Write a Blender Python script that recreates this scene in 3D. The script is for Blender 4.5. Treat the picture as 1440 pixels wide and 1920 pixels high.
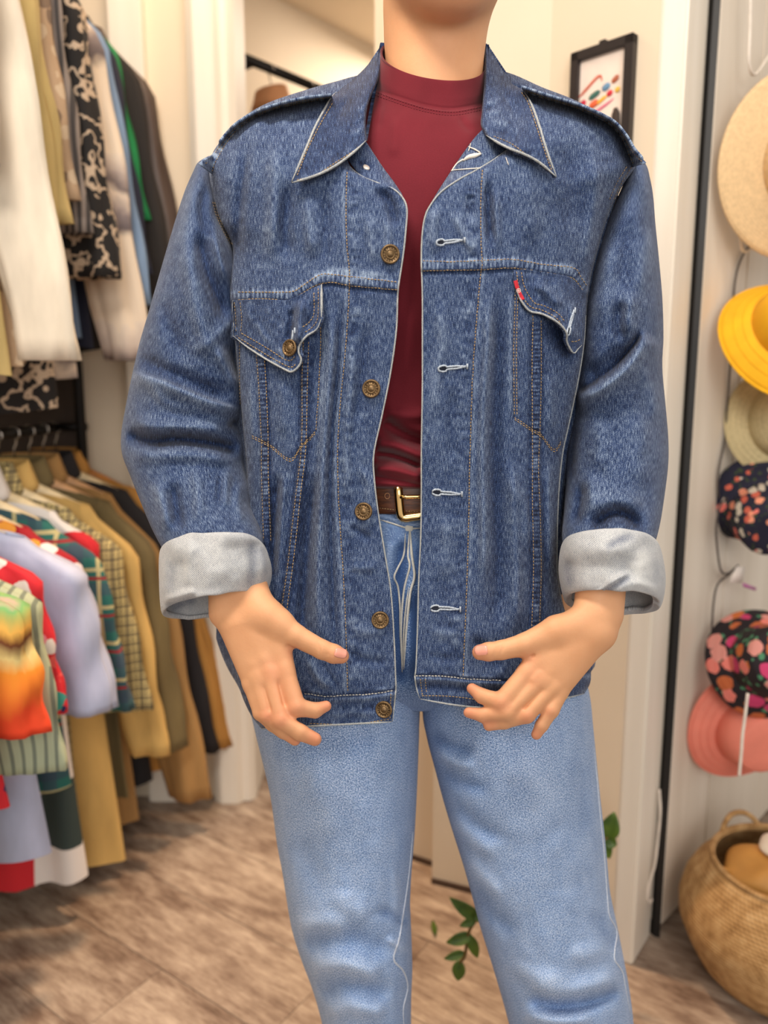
import bpy, bmesh, math, random
import numpy as np
from mathutils import Vector, Matrix
from mathutils.bvhtree import BVHTree

for o in list(bpy.data.objects):
    bpy.data.objects.remove(o, do_unlink=True)
SC = bpy.context.scene
COL = SC.collection

# ------------------------------------------------------------------ camera
FPX = 1442.0                       # focal length in pixels of the 1440 x 1920 frame
TILT = math.radians(9.4)
CT, ST = math.cos(TILT), math.sin(TILT)
CAMZ = 1.15
cam = bpy.data.cameras.new('camera')
cam.sensor_fit = 'VERTICAL'
cam.sensor_height = 36.0
cam.lens = 36.0 * FPX / 1920.0
cam.clip_start = 0.02
cam.dof.use_dof = True
cam.dof.focus_distance = 0.795
cam.dof.aperture_fstop = 3.1
camo = bpy.data.objects.new('camera', cam)
COL.objects.link(camo)
camo.location = (0, 0, CAMZ)
camo.rotation_euler = (math.radians(90) - TILT, 0, 0)
SC.camera = camo

# ------------------------------------------------------------------ world, lights, exposure
w = bpy.data.worlds.new('world')
SC.world = w
w.use_nodes = True
bg = w.node_tree.nodes['Background']
bg.inputs[0].default_value = (1.0, 0.92, 0.83, 1)
bg.inputs[1].default_value = 0.50

def area(name, loc, target, size, power, color, size_y=None):
    l = bpy.data.lights.new(name, 'AREA')
    l.energy = power
    l.color = color
    l.size = size
    if size_y:
        l.shape = 'RECTANGLE'
        l.size_y = size_y
    o = bpy.data.objects.new(name, l)
    COL.objects.link(o)
    o.location = loc
    d = Vector(target) - Vector(loc)
    o.rotation_euler = d.to_track_quat('-Z', 'Y').to_euler()
    return o

area('front_fill', (0.5, -1.6, 1.75), (0.0, 1.0, 1.0), 1.7, 23, (1.0, 0.96, 0.92), 1.3)  # added fill light behind the camera, standing in for daylight
area('ceiling_light', (-0.35, 0.12, 2.40), (0.0, 0.75, 1.0), 0.5, 22, (1.0, 0.92, 0.83), 0.5)
area('ceiling_light_back', (-0.35, 1.70, 2.42), (-0.35, 1.70, 0.0), 0.35, 3.2, (1.0, 0.74, 0.50), 0.35)
area('right_fill', (0.62, 0.62, 2.42), (0.55, 1.1, 0.8), 0.5, 5, (1.0, 0.93, 0.85), 0.5)  # added fill that brightens the background on the right
sp = bpy.data.lights.new('ceiling_spot', 'SPOT')
sp.energy = 110; sp.color = (1.0, 0.66, 0.40); sp.spot_size = math.radians(46); sp.spot_blend = 0.7; sp.shadow_soft_size = 0.06
spo = bpy.data.objects.new('ceiling_spot', sp); COL.objects.link(spo)
spo.location = (-0.05, 1.62, 2.40)
spo.rotation_euler = (Vector((-0.10, 1.22, 0)) - Vector(spo.location)).to_track_quat('-Z', 'Y').to_euler()
area('next_room_light', (0.35, 3.0, 2.38), (0.1, 3.0, 0.0), 0.6, 13, (1.0, 0.86, 0.72), 0.6)

VS = SC.view_settings
VS.view_transform = 'Standard'
VS.look = 'None'
VS.exposure = 0.42
VS.gamma = 1.0
VS.use_curve_mapping = False

# ------------------------------------------------------------------ geometry helpers
def P(px, py, Y):
    """point at forward distance Y (metres) on the line of sight of a picture position"""
    px = np.asarray(px, float); py = np.asarray(py, float); Y = np.asarray(Y, float)
    px, py, Y = np.broadcast_arrays(px, py, Y)
    a = (px - 720.0) / FPX
    b = (960.0 - py) / FPX
    s = Y / (CT + b * ST)
    return np.stack([s * a, Y, CAMZ + s * (-ST + b * CT)], -1)

def mk_mesh(name, verts, faces, uv=None, attrs=None, smooth=True, mats=(), fmat=None):
    """faces: (N,4) or (N,3) int array, or list of lists"""
    me = bpy.data.meshes.new(name)
    verts = np.ascontiguousarray(np.asarray(verts, float).reshape(-1, 3))
    if isinstance(faces, np.ndarray):
        k = faces.shape[1]; n = faces.shape[0]
        me.vertices.add(len(verts))
        me.vertices.foreach_set('co', verts.ravel())
        me.loops.add(n * k)
        me.loops.foreach_set('vertex_index', np.ascontiguousarray(faces, dtype=np.int32).ravel())
        me.polygons.add(n)
        me.polygons.foreach_set('loop_start', np.arange(0, n * k, k, dtype=np.int32))
        me.update(calc_edges=True)
        li = faces.ravel()
    else:
        me.from_pydata([tuple(v) for v in verts], [], [tuple(f) for f in faces])
        me.update()
        li = np.zeros(len(me.loops), np.int32)
        me.loops.foreach_get('vertex_index', li)
    if uv is not None:
        l = me.uv_layers.new(name='UVMap')
        uv = np.asarray(uv, float).reshape(-1, 2)
        l.data.foreach_set('uv', uv[li].ravel())
    for nm, arr in (attrs or {}).items():
        a = me.attributes.new(nm, 'FLOAT', 'POINT')
        a.data.foreach_set('value', np.asarray(arr, np.float32).ravel())
    if smooth:
        me.polygons.foreach_set('use_smooth', np.ones(len(me.polygons), bool))
    for m in mats:
        me.materials.append(m)
    if fmat is not None:
        me.polygons.foreach_set('material_index', np.asarray(fmat, np.int32))
    me.validate()
    me.update()
    return me

def link(name, me, parent=None):
    o = bpy.data.objects.new(name, me)
    COL.objects.link(o)
    if parent is not None:
        o.parent = parent
    return o

def empty(name, loc=(0, 0, 0), rz=0.0, rx=0.0, ry=0.0):
    o = bpy.data.objects.new(name, None)
    COL.objects.link(o)
    o.location = loc
    o.rotation_euler = (rx, ry, rz)
    o.empty_display_size = 0.05
    return o

def tag(o, label=None, cat=None, group=None, kind=None):
    if label: o['label'] = label
    if cat: o['category'] = cat
    if group: o['group'] = group
    if kind: o['kind'] = kind
    return o

def gfaces(n, m, off=0):
    i, j = np.meshgrid(np.arange(n - 1), np.arange(m - 1), indexing='ij')
    a = (i * m + j).ravel() + off
    return np.stack([a, a + 1, a + m + 1, a + m], 1)

def normals_of(V):
    du = np.gradient(V, axis=1); dv = np.gradient(V, axis=0)
    n = np.cross(du, dv)
    return n / np.maximum(np.linalg.norm(n, axis=-1, keepdims=True), 1e-9)

def grid_mesh(name, V, uv=None, attrs=None, mats=(), face='cam', thick=0.0, centre=None):
    """grid (n,m,3) -> mesh; thick>0 gives a closed shell with real edges.  face: 'cam' or 'out'"""
    n, m = V.shape[:2]
    nr = normals_of(V)
    if face == 'cam':
        d = np.array([0, 0, CAMZ]) - V
    else:
        c = V.mean(axis=(0, 1)) if centre is None else centre
        d = V - c
    s = np.sign(np.sum(nr * d))
    F = gfaces(n, m)
    if s < 0: F = F[:, ::-1]
    out = nr * s
    verts = V.reshape(-1, 3)
    A = dict(attrs or {})
    U = None if uv is None else uv.reshape(-1, 2)
    if thick > 0:
        V2 = V - out * thick
        verts = np.concatenate([verts, V2.reshape(-1, 3)])
        N = n * m
        idx = np.arange(N).reshape(n, m)
        ring = np.concatenate([idx[0, :], idx[1:, -1], idx[-1, -2::-1], idx[-2:0, 0]])
        r2 = np.roll(ring, -1)
        rim = np.stack([ring, r2, r2 + N, ring + N], 1)
        if s > 0: rim = rim[:, ::-1]
        F = np.concatenate([F, F[:, ::-1] + N, rim])
        A = {k: np.concatenate([np.ravel(v), np.ravel(v)]) for k, v in A.items()}
        if U is not None: U = np.concatenate([U, U])
    return mk_mesh(name, verts, F, U, A, True, mats)

def poly(pts, n, smooth=True):
    """resample a polyline (k,d) to n points by arc length (Catmull-Rom)"""
    p = np.asarray(pts, float)
    if smooth and len(p) > 2:
        q = np.concatenate([[2 * p[0] - p[1]], p, [2 * p[-1] - p[-2]]])
        out = []
        for i in range(1, len(q) - 2):
            t = np.linspace(0, 1, 12, endpoint=False)[:, None]
            p0, p1, p2, p3 = q[i - 1], q[i], q[i + 1], q[i + 2]
            out.append(0.5 * (2 * p1 + (p2 - p0) * t + (2 * p0 - 5 * p1 + 4 * p2 - p3) * t ** 2 + (3 * p1 - p0 - 3 * p2 + p3) * t ** 3))
        p = np.concatenate(out + [p[-1:]])
    d = np.linalg.norm(np.diff(p[:, :2], axis=0), axis=1)
    s = np.concatenate([[0], np.cumsum(d)])
    t = np.linspace(0, s[-1], n)
    return np.stack([np.interp(t, s, p[:, k]) for k in range(p.shape[1])], 1)

def keyed(pts, n):
    """interpolate keyed rows (k,d) by index to n rows, smooth"""
    p = np.asarray(pts, float)
    k = len(p)
    t = np.linspace(0, k - 1, n)
    q = np.concatenate([[2 * p[0] - p[1]], p, [2 * p[-1] - p[-2]]])
    i = np.minimum(t.astype(int), k - 2)
    f = (t - i)[:, None]
    p0, p1, p2, p3 = q[i], q[i + 1], q[i + 2], q[i + 3]
    return 0.5 * (2 * p1 + (p2 - p0) * f + (2 * p0 - 5 * p1 + 4 * p2 - p3) * f ** 2 + (3 * p1 - p0 - 3 * p2 + p3) * f ** 3)

_rng = np.random.RandomState(7)
_tab = _rng.rand(512, 512)
def vnoise(x, y, seed=0):
    x = np.asarray(x, float) + seed * 17.3; y = np.asarray(y, float) + seed * 41.7
    xi = np.floor(x).astype(int); yi = np.floor(y).astype(int)
    fx = x - xi; fy = y - yi
    fx = fx * fx * (3 - 2 * fx); fy = fy * fy * (3 - 2 * fy)
    g = lambda a, b: _tab[a % 512, b % 512]
    return (g(xi, yi) * (1 - fx) + g(xi + 1, yi) * fx) * (1 - fy) + (g(xi, yi + 1) * (1 - fx) + g(xi + 1, yi + 1) * fx) * fy - 0.5

def sstep(x):
    x = np.clip(x, 0, 1)
    return x * x * (3 - 2 * x)

def sdist(X, Y, pts):
    """signed distance to a polyline (positive below a line that runs rightwards), fraction along it, length"""
    p = np.asarray(pts, float)
    seg = np.linalg.norm(np.diff(p, axis=0), axis=1)
    cum = np.concatenate([[0], np.cumsum(seg)])
    best = np.full(X.shape, 1e9); sg = np.ones(X.shape); tt = np.zeros(X.shape)
    for i in range(len(p) - 1):
        dx, dy = p[i + 1] - p[i]
        L2 = max(dx * dx + dy * dy, 1e-9)
        h = np.clip(((X - p[i, 0]) * dx + (Y - p[i, 1]) * dy) / L2, 0, 1)
        ex = X - p[i, 0] - dx * h; ey = Y - p[i, 1] - dy * h
        d = np.hypot(ex, ey)
        m = d < best
        best = np.where(m, d, best)
        sg = np.where(m, np.where(dx * (Y - p[i, 1]) - dy * (X - p[i, 0]) >= 0, 1.0, -1.0), sg)
        tt = np.where(m, cum[i] + h * seg[i], tt)
    return best * sg, tt / cum[-1], cum[-1]

def stroke(X, Y, pts, w, kind='r', taper=0.2):
    """unit height field of one sculpting stroke: r ridge, c crease (soft on the + side, sharp on the - side), b flat band, p puckers"""
    pts = poly(pts, max(4, 4 * len(pts)))
    H = np.zeros(X.shape)
    lo = pts.min(0) - 3.2 * w; hi = pts.max(0) + 3.2 * w
    m = (X > lo[0]) & (X < hi[0]) & (Y > lo[1]) & (Y < hi[1])
    if not m.any(): return H
    s, t, L = sdist(X[m], Y[m], pts)
    if kind == 'r': h = np.exp(-(s / w) ** 2)
    elif kind == 'c': h = np.where(s > 0, np.exp(-(s / w) ** 2), np.exp(-(s / (0.22 * w)) ** 2))
    elif kind == 'b': h = sstep((w + 1.2 - np.abs(s)) / 2.4)
    elif kind == 'p': h = np.exp(-(s / w) ** 2) * 1.7 * (vnoise(t * L / 6.5, s / 14 + t * L / 50, 3) + .6 * vnoise(t * L / 14, s / 20, 9))
    elif kind == 'q': h = np.exp(-(s / w) ** 2) * (np.sin(t * L / 8.5 * 2 * math.pi + 5 * vnoise(t * L / 26, 0 * t)) * 0.55 + .8 * vnoise(t * L / 7, s / 12, 3))
    if taper > 0: h = h * sstep(t / taper) * sstep((1 - t) / taper)
    H[m] = h
    return H

def tube_mesh(name, pts, r, seg=8, mats=(), closed=False, caps=True):
    """swept tube along 3D points; r scalar or array"""
    p = np.asarray(pts, float)
    n = len(p)
    r = np.broadcast_to(np.asarray(r, float), (n,))
    if closed: tg = np.roll(p, -1, 0) - np.roll(p, 1, 0)
    else: tg = np.gradient(p, axis=0)
    tg /= np.maximum(np.linalg.norm(tg, axis=1, keepdims=True), 1e-9)
    up = np.array([0, 0, 1.0]) if abs(tg[0][2]) < 0.9 else np.array([0, 1.0, 0])
    a = np.cross(tg[0], up); a /= np.linalg.norm(a)
    V = np.zeros((n, seg, 3))
    th = np.linspace(0, 2 * math.pi, seg, endpoint=False)
    for i in range(n):
        a = a - tg[i] * np.dot(a, tg[i]); a /= max(np.linalg.norm(a), 1e-9)
        b = np.cross(tg[i], a)
        V[i] = p[i] + r[i] * (np.cos(th)[:, None] * a + np.sin(th)[:, None] * b)
    F = []
    for i in range(n if closed else n - 1):
        k = (i + 1) % n
        for j in range(seg):
            l = (j + 1) % seg
            F.append((i * seg + j, i * seg + l, k * seg + l, k * seg + j))
    if caps and not closed:
        F.append(tuple(range(seg))[::-1]); F.append(tuple((n - 1) * seg + j for j in range(seg)))
    return mk_mesh(name, V.reshape(-1, 3), F, None, None, True, mats)

def lathe_mesh(name, prof, seg=32, mats=(), wob=None):
    """profile [(r,z)...] turned round z"""
    pr = np.asarray(prof, float)
    th = np.linspace(0, 2 * math.pi, seg, endpoint=False)
    R = np.repeat(pr[:, 0][:, None], seg, 1); Z = np.repeat(pr[:, 1][:, None], seg, 1)
    T = np.repeat(th[None, :], len(pr), 0)
    if wob is not None: R, Z = wob(R, Z, T)
    V = np.stack([R * np.cos(T), R * np.sin(T), Z], -1)
    F = []
    n = len(pr)
    for i in range(n - 1):
        for j in range(seg):
            l = (j + 1) % seg
            F.append((i * seg + j, i * seg + l, (i + 1) * seg + l, (i + 1) * seg + j))
    uv = np.stack([T, np.repeat(np.linspace(0, 1, n)[:, None], seg, 1)], -1)
    return mk_mesh(name, V.reshape(-1, 3), F, uv, None, True, mats)

def box_mesh(name, x0, x1, y0, y1, z0, z1, mats=(), bevel=0.0):
    bm = bmesh.new()
    bmesh.ops.create_cube(bm, size=1)
    for v in bm.verts:
        v.co = Vector(((x0 + x1) / 2 + v.co.x * (x1 - x0), (y0 + y1) / 2 + v.co.y * (y1 - y0), (z0 + z1) / 2 + v.co.z * (z1 - z0)))
    if bevel > 0:
        bmesh.ops.bevel(bm, geom=list(bm.edges), offset=bevel, segments=2, affect='EDGES')
    me = bpy.data.meshes.new(name)
    bm.to_mesh(me); bm.free()
    for m in mats: me.materials.append(m)
    return me

def prism_mesh(name, pts, z0, z1, mats=(), bevel=0.0):
    """vertical prism over a plan polygon [(x,y)...]"""
    bm = bmesh.new()
    f = bm.faces.new([bm.verts.new((x, y, z0)) for x, y in pts])
    r = bmesh.ops.extrude_face_region(bm, geom=[f])
    for v in [g for g in r['geom'] if isinstance(g, bmesh.types.BMVert)]: v.co.z = z1
    bmesh.ops.recalc_face_normals(bm, faces=bm.faces)
    if bevel > 0:
        bmesh.ops.bevel(bm, geom=list(bm.edges), offset=bevel, segments=2, affect='EDGES')
    me = bpy.data.meshes.new(name)
    bm.to_mesh(me); bm.free()
    for m in mats: me.materials.append(m)
    return me

# ------------------------------------------------------------------ material helpers
def srgb(r, g, b):
    f = lambda c: (c / 255 / 12.92) if c / 255 <= 0.04045 else ((c / 255 + 0.055) / 1.055) ** 2.4
    return (f(r), f(g), f(b), 1.0)

class NT:
    def __init__(s, name, rough=0.8, base=(0.5, 0.5, 0.5, 1)):
        s.m = bpy.data.materials.new(name); s.m.use_nodes = True
        s.t = s.m.node_tree; s.b = s.t.nodes['Principled BSDF']
        s.b.inputs['Roughness'].default_value = rough
        s.b.inputs['Base Color'].default_value = base
        s.m.diffuse_color = base
    def n(s, typ, ins=None, **props):
        x = s.t.nodes.new(typ)
        for k, v in props.items(): setattr(x, k, v)
        for k, v in (ins or {}).items():
            if isinstance(v, bpy.types.NodeSocket): s.t.links.new(v, x.inputs[k])
            else: x.inputs[k].default_value = v
        return x
    def math(s, op, a, b=0.0, c=None):
        d = {0: a, 1: b}
        if c is not None: d[2] = c
        return s.n('ShaderNodeMath', d, operation=op).outputs[0]
    def mix(s, f, a, b, blend='MIX'):
        x = s.n('ShaderNodeMix', {0: f, 6: a, 7: b}, data_type='RGBA', blend_type=blend)
        return x.outputs[2]
    def ramp(s, f, stops):
        x = s.n('ShaderNodeValToRGB', {0: f})
        e = x.color_ramp.elements
        while len(e) < len(stops): e.new(0.5)
        for k, (p, c) in enumerate(stops): e[k].position = p; e[k].color = c
        return x.outputs[0]
    def noise(s, vec, scale, detail=2, rough=0.5, out=0):
        return s.n('ShaderNodeTexNoise', {'Vector': vec, 'Scale': scale, 'Detail': detail, 'Roughness': rough}).outputs[out]
    def map(s, vec, sc=(1, 1, 1), rot=(0, 0, 0), loc=(0, 0, 0)):
        return s.n('ShaderNodeMapping', {'Vector': vec, 'Scale': sc, 'Rotation': rot, 'Location': loc}).outputs[0]
    def uv(s): return s.n('ShaderNodeUVMap').outputs[0]
    def obj(s): return s.n('ShaderNodeTexCoord').outputs['Object']
    def attr(s, name): return s.n('ShaderNodeAttribute', attribute_name=name).outputs['Fac']
    def sep(s, v):
        x = s.n('ShaderNodeSeparateXYZ', {0: v}); return x.outputs
    def color(s, c): s.t.links.new(c, s.b.inputs['Base Color'])
    def bump(s, h, strength=0.3, dist=0.001):
        b = s.n('ShaderNodeBump', {'Height': h, 'Strength': strength, 'Distance': dist})
        s.t.links.new(b.outputs[0], s.b.inputs['Normal'])
    def set(s, **k):
        for a, v in k.items(): s.b.inputs[a.replace('_', ' ')].default_value = v

def plain(name, rgb, rough=0.7, var=0.06, scale=40, metal=0.0, bump=0.0):
    """a simple material with a little procedural variation"""
    t = NT(name, rough, srgb(*rgb))
    c = srgb(*rgb)
    n = t.noise(t.obj(), scale, 3)
    dark = tuple(max(0, x * (1 - 2 * var)) for x in c[:3]) + (1,)
    lite = tuple(min(1, x * (1 + 2 * var)) for x in c[:3]) + (1,)
    t.color(t.ramp(n, [(0.3, dark), (0.7, lite)]))
    t.set(Metallic=metal)
    if bump: t.bump(n, bump, 0.002)
    return t.m

def denim(name, c0, c1, c2, streak=0.5, grain=0.5, twill=0.12, gain=1.0, gf=(1900, 1300), sf=(1500, 190)):
    """woven indigo cloth: slub streaks along the warp, speckle, twill line; attribute wear lightens worn cloth and darkens painted fold shade"""
    t = NT(name, 0.82)
    uv = t.uv()
    st = t.noise(t.map(uv, sf + (1,)), 1.0, 2, 0.6)
    gr = t.noise(t.map(uv, gf + (1,)), 1.0, 1, 0.5)
    mo = t.noise(t.map(uv, (60, 26, 1)), 1.0, 3, 0.6)
    x, y, z = t.sep(uv)
    tw = t.math('SINE', t.math('MULTIPLY', t.math('ADD', t.math('MULTIPLY', x, 0.75), y), 2 * math.pi / 0.0015))
    v = t.math('MULTIPLY', t.math('SUBTRACT', st, 0.5), streak * 1.7)
    v = t.math('MULTIPLY_ADD', t.math('SUBTRACT', gr, 0.5), grain * 1.5, v)
    v = t.math('MULTIPLY_ADD', tw, twill * 0.5, v)
    v = t.math('MULTIPLY_ADD', t.math('SUBTRACT', mo, 0.5), 0.24, v)
    v = t.math('MULTIPLY_ADD', v, gain, 0.42)
    v = t.math('ADD', v, t.attr('wear'))
    t.color(t.ramp(v, [(0.0, c0), (0.42, c1), (1.0, c2)]))
    h = t.math('ADD', t.math('MULTIPLY', tw, 0.25), t.math('ADD', gr, t.math('MULTIPLY', st, 0.8)))
    t.bump(h, 0.35, 0.0007)
    t.set(Sheen_Weight=0.12, Sheen_Roughness=0.5)
    t.b.inputs['Specular IOR Level'].default_value = 0.2
    return t.m
# ================================================================== the room
# ---- materials
t = NT('wall_paint', 0.75)
n = t.noise(t.obj(), 3.0, 3)
t.color(t.ramp(n, [(0.3, srgb(226, 210, 186)), (0.7, srgb(232, 217, 194))]))
M_WALL = t.m
t = NT('trim_white', 0.5)
n = t.noise(t.map(t.obj(), (30, 30, 2)), 1.0, 3)
t.color(t.ramp(n, [(0.3, srgb(232, 224, 210)), (0.7, srgb(240, 233, 221))]))
M_TRIM = t.m
t = NT('panel_white', 0.55)
n = t.noise(t.map(t.obj(), (14, 14, 1.2)), 1.0, 4)
t.color(t.ramp(n, [(0.3, srgb(214, 203, 187)), (0.7, srgb(230, 220, 206))]))
M_PANEL = t.m
M_CEIL = plain('ceiling_paint', (232, 216, 192), 0.85, 0.02, 3)
M_BLACKM = plain('black_metal', (22, 20, 20), 0.45, 0.05, 30, 0.6)
M_DARKGAP = plain('black_rail', (14, 13, 13), 0.5, 0.05)
M_DARKBASE = plain('dark_base_strip', (70, 52, 42), 0.6, 0.1)

# floor planks: grey oak grain, random per plank
t = NT('grey_oak_plank', 0.5)
ob = t.obj()
rnd = t.n('ShaderNodeObjectInfo').outputs['Random']
off = t.n('ShaderNodeCombineXYZ', {0: t.math('MULTIPLY', rnd, 37.0), 1: t.math('MULTIPLY', rnd, 11.0), 2: 0.0}).outputs[0]
vec = t.n('ShaderNodeVectorMath', {0: ob, 1: off}, operation='ADD').outputs[0]
g1 = t.noise(t.map(vec, (9, 30, 1)), 1.0, 5, 0.65)
g2 = t.noise(t.map(vec, (26, 170, 1)), 1.0, 3, 0.6)
g3 = t.noise(t.map(vec, (2.2, 7, 1)), 1.0, 3, 0.5)
v = t.math('ADD', t.math('MULTIPLY', g1, 0.5), t.math('ADD', t.math('MULTIPLY', g2, 0.2), t.math('MULTIPLY', g3, 0.3)))
t.color(t.ramp(v, [(0.34, srgb(84, 64, 52)), (0.44, srgb(130, 110, 96)), (0.53, srgb(166, 148, 132)), (0.66, srgb(204, 188, 171))]))
t.bump(v, 0.12, 0.002)
M_PLANK = t.m
M_SUB = plain('subfloor', (60, 46, 38), 0.9)

# ---- floor: each plank a piece of its own
floor = link('floor', box_mesh('floor', -2.6, 2.4, -1.2, 4.6, -0.03, -0.0075, [M_SUB]))
tag(floor, 'greyish brown wood plank floor of the shop', None, None, 'structure')
D1 = np.array([-0.823, 0.567])          # along the planks (far left)
D2 = np.array([0.567, 0.823])
PL, PW = 1.10, 0.185
plank_me = box_mesh('plank', -PL / 2 + .0006, PL / 2 - .0006, -PW / 2 + .0006, PW / 2 - .0006, -0.0075, 0.0, [M_PLANK], 0.0007)
ang = math.atan2(D1[1], D1[0])
random.seed(4)
for r in range(-6, 24):
    sh = random.random() * PL
    for k in range(-4, 5):
        c = D2 * (r * PW + 0.04) + D1 * (k * PL + sh)
        if -2.2 < c[0] < 1.9 and 0.2 < c[1] < 4.3:
            o = link('plank', plank_me, floor)
            o.location = (c[0], c[1], 0)
            o.rotation_euler = (0, 0, ang)

CEIL = 2.46
ceiling = link('ceiling', box_mesh('ceiling', -2.6, 2.4, -0.4, 4.6, CEIL, CEIL + 0.05, [M_CEIL]))
tag(ceiling, 'plain cream painted ceiling', None, None, 'structure')

# ---- walls
def wall(name, pts, z0, z1, m, label, bevel=0.0):
    o = link(name, prism_mesh(name, pts, z0, z1, [m], bevel))
    return tag(o, label, None, None, 'structure')
wall('wall_back', [(-2.2, 2.02), (-0.44, 2.02), (-0.44, 2.12), (-2.2, 2.12)], 0, CEIL, M_WALL, 'cream back wall behind the clothes racks')
wall('wall_left', [(-1.32, -0.9), (-1.32, 2.02), (-1.42, 2.02), (-1.42, -0.9)], 0, CEIL, M_WALL, 'cream wall on the left behind the clothes racks')
# pilaster between clothes and doorway
wall('trim_1', [(-0.655, 1.985), (-0.575, 1.985), (-0.575, 2.02), (-0.655, 2.02)], 0, CEIL, M_TRIM, 'white upright board on the back wall beside the hanging clothes', 0.003)
# door casing with steps
wall('trim_2', [(-0.472, 1.99), (-0.452, 1.975), (-0.405, 1.975), (-0.392, 1.99), (-0.375, 1.99), (-0.360, 2.005), (-0.360, 2.16), (-0.472, 2.16)], 0, CEIL, M_TRIM, 'white stepped door casing left of the person', 0.002)

wall('trim_5', [(-1.32, 1.975), (-0.79, 1.975), (-0.79, 2.02), (-1.32, 2.02)], 0.55, 1.18, plain('dark_wood', (52, 38, 30), .6), 'dark brown board behind the clothes rack')
# next room seen through the doorway
nw = np.array([0.643, 0.766]); nn = np.array([-0.766, 0.643])
p0 = np.array([-0.383, 2.88]) - nw * 0.9
p1 = p0 + nw * 2.6
wall('wall_far', [tuple(p0), tuple(p1), tuple(p1 + nn * .1), tuple(p0 + nn * .1)], 0, CEIL, M_WALL, 'pale far wall of the next room beyond the doorway')
wall('wall_far_right', [(1.29, 4.0), (1.35, 4.1), (0.10, 4.5), (0.1, 4.4)], 0, CEIL, M_WALL, 'cream end wall of the next room')

# diagonal wall on the right with a shallow step, and its dark base strip
A0 = np.array([0.1124, 1.636]); A1 = np.array([0.3116, 1.557]); A2 = np.array([0.469, 1.398])
wall('wall_right', [tuple(A0), tuple(A1), tuple(A2), (0.60, 1.60), (0.36, 1.72), (0.15, 1.76)], 0, CEIL, M_WALL, 'cream angled wall on the right carrying the framed poster')
B1 = np.array([0.118, 1.700]); B0 = np.array([-0.02, 1.778])
wall('door_1', [tuple(B0), tuple(B1), (0.16, 1.76), (0.02, 1.84)], 0.012, CEIL, M_WALL, 'tan door leaf set back behind the angled wall')
for nm, a, b in (('baseboard_right', A0, A1), ('baseboard_door', B0, B1)):
    d = (b - a) / np.linalg.norm(b - a); q = np.array([d[1], -d[0]]) * 0.006
    o = link(nm, prism_mesh(nm, [tuple(a + q), tuple(b + q), tuple(b), tuple(a)], 0, 0.012, [M_DARKBASE]))
    tag(o, 'thin dark strip along the foot of the wall behind the legs', None, None, 'structure')
# white corner post
wall('trim_3', [(0.462, 1.399), (0.497, 1.372), (0.563, 1.460), (0.563, 1.50), (0.47, 1.42)], 0, CEIL, M_TRIM, 'white corner post to the right of the person', 0.004)
# black strip in the gap
wall('trim_4', [(0.5700, 1.456), (0.5808, 1.452), (0.5808, 1.475), (0.5640, 1.475)], 0, CEIL, M_DARKGAP, 'narrow black strip in the gap beside the hat panel')
# hat panel boards
E2 = np.array([0.707, 0.707])
pb = np.array([0.582, 1.452])
pw = link('wall_hat_side', prism_mesh('wall_hat_side', [tuple(pb + E2 * .02 + np.array([-.018, .018])), tuple(pb + E2 * 1.2 + np.array([-.018, .018])), tuple(pb + E2 * 1.2 + np.array([-.05, .05])), tuple(pb + E2 * .02 + np.array([-.05, .05]))], 0.0, CEIL, [M_PANEL]))
tag(pw, 'white boarded wall on the right where the hats hang', None, None, 'structure')
kk = 0.0
for wd in (0.205, 0.34, 0.34, 0.3):
    a = pb + E2 * kk; b = pb + E2 * (kk + wd - 0.003)
    q = np.array([-.018, .018])
    o = link('board', prism_mesh('board', [tuple(a), tuple(b), tuple(b + q), tuple(a + q)], 0.03, CEIL - .01, [M_PANEL], 0.002), pw)
    kk += wd

# ---- black clothes rack frame on the left
rack = empty('clothes_rack', (-0.76, 1.95, 0))
tag(rack, 'black metal two-tier clothes rack along the left wall', 'rack')
RX = -0.83
def bar(name, a, b, r, m, parent, base):
    return link(name, tube_mesh(name, [np.array(a) - base, np.array(b) - base], r, 10, [m]), parent)
rb = np.array([-0.76, 1.95, 0])
bar('post', (-0.765, 1.95, 0), (-0.765, 1.95, 2.35), 0.013, M_BLACKM, rack, rb)
bar('post', (-0.765, -0.1, 0), (-0.765, -0.1, 2.35), 0.013, M_BLACKM, rack, rb)
UZ, LZ = 2.12, 1.045
bar('rail', (RX, -0.1, UZ), (RX, 1.95, UZ), 0.012, M_BLACKM, rack, rb)
bar('rail', (RX, -0.1, LZ), (RX, 1.95, LZ), 0.012, M_BLACKM, rack, rb)
for z in (UZ, LZ, 2.34):
    bar('crossbar', (RX - .02, 1.95, z), (-0.75, 1.95, z), 0.010, M_BLACKM, rack, rb)
    bar('crossbar', (RX - .02, -.1, z), (-0.75, -.1, z), 0.010, M_BLACKM, rack, rb)
# ================================================================== hanging clothes
M_WOOD = plain('hanger_wood', (224, 204, 164), 0.5, 0.08, 30)
M_WOOD2 = plain('hanger_wood_tan', (206, 160, 116), 0.5, 0.08, 30)
M_WOOD3 = plain('hanger_wood_orange', (176, 110, 40), 0.5, 0.08, 30)
M_CHROME = plain('hook_steel', (190, 185, 180), 0.25, 0.03, 30, 1.0)

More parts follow.
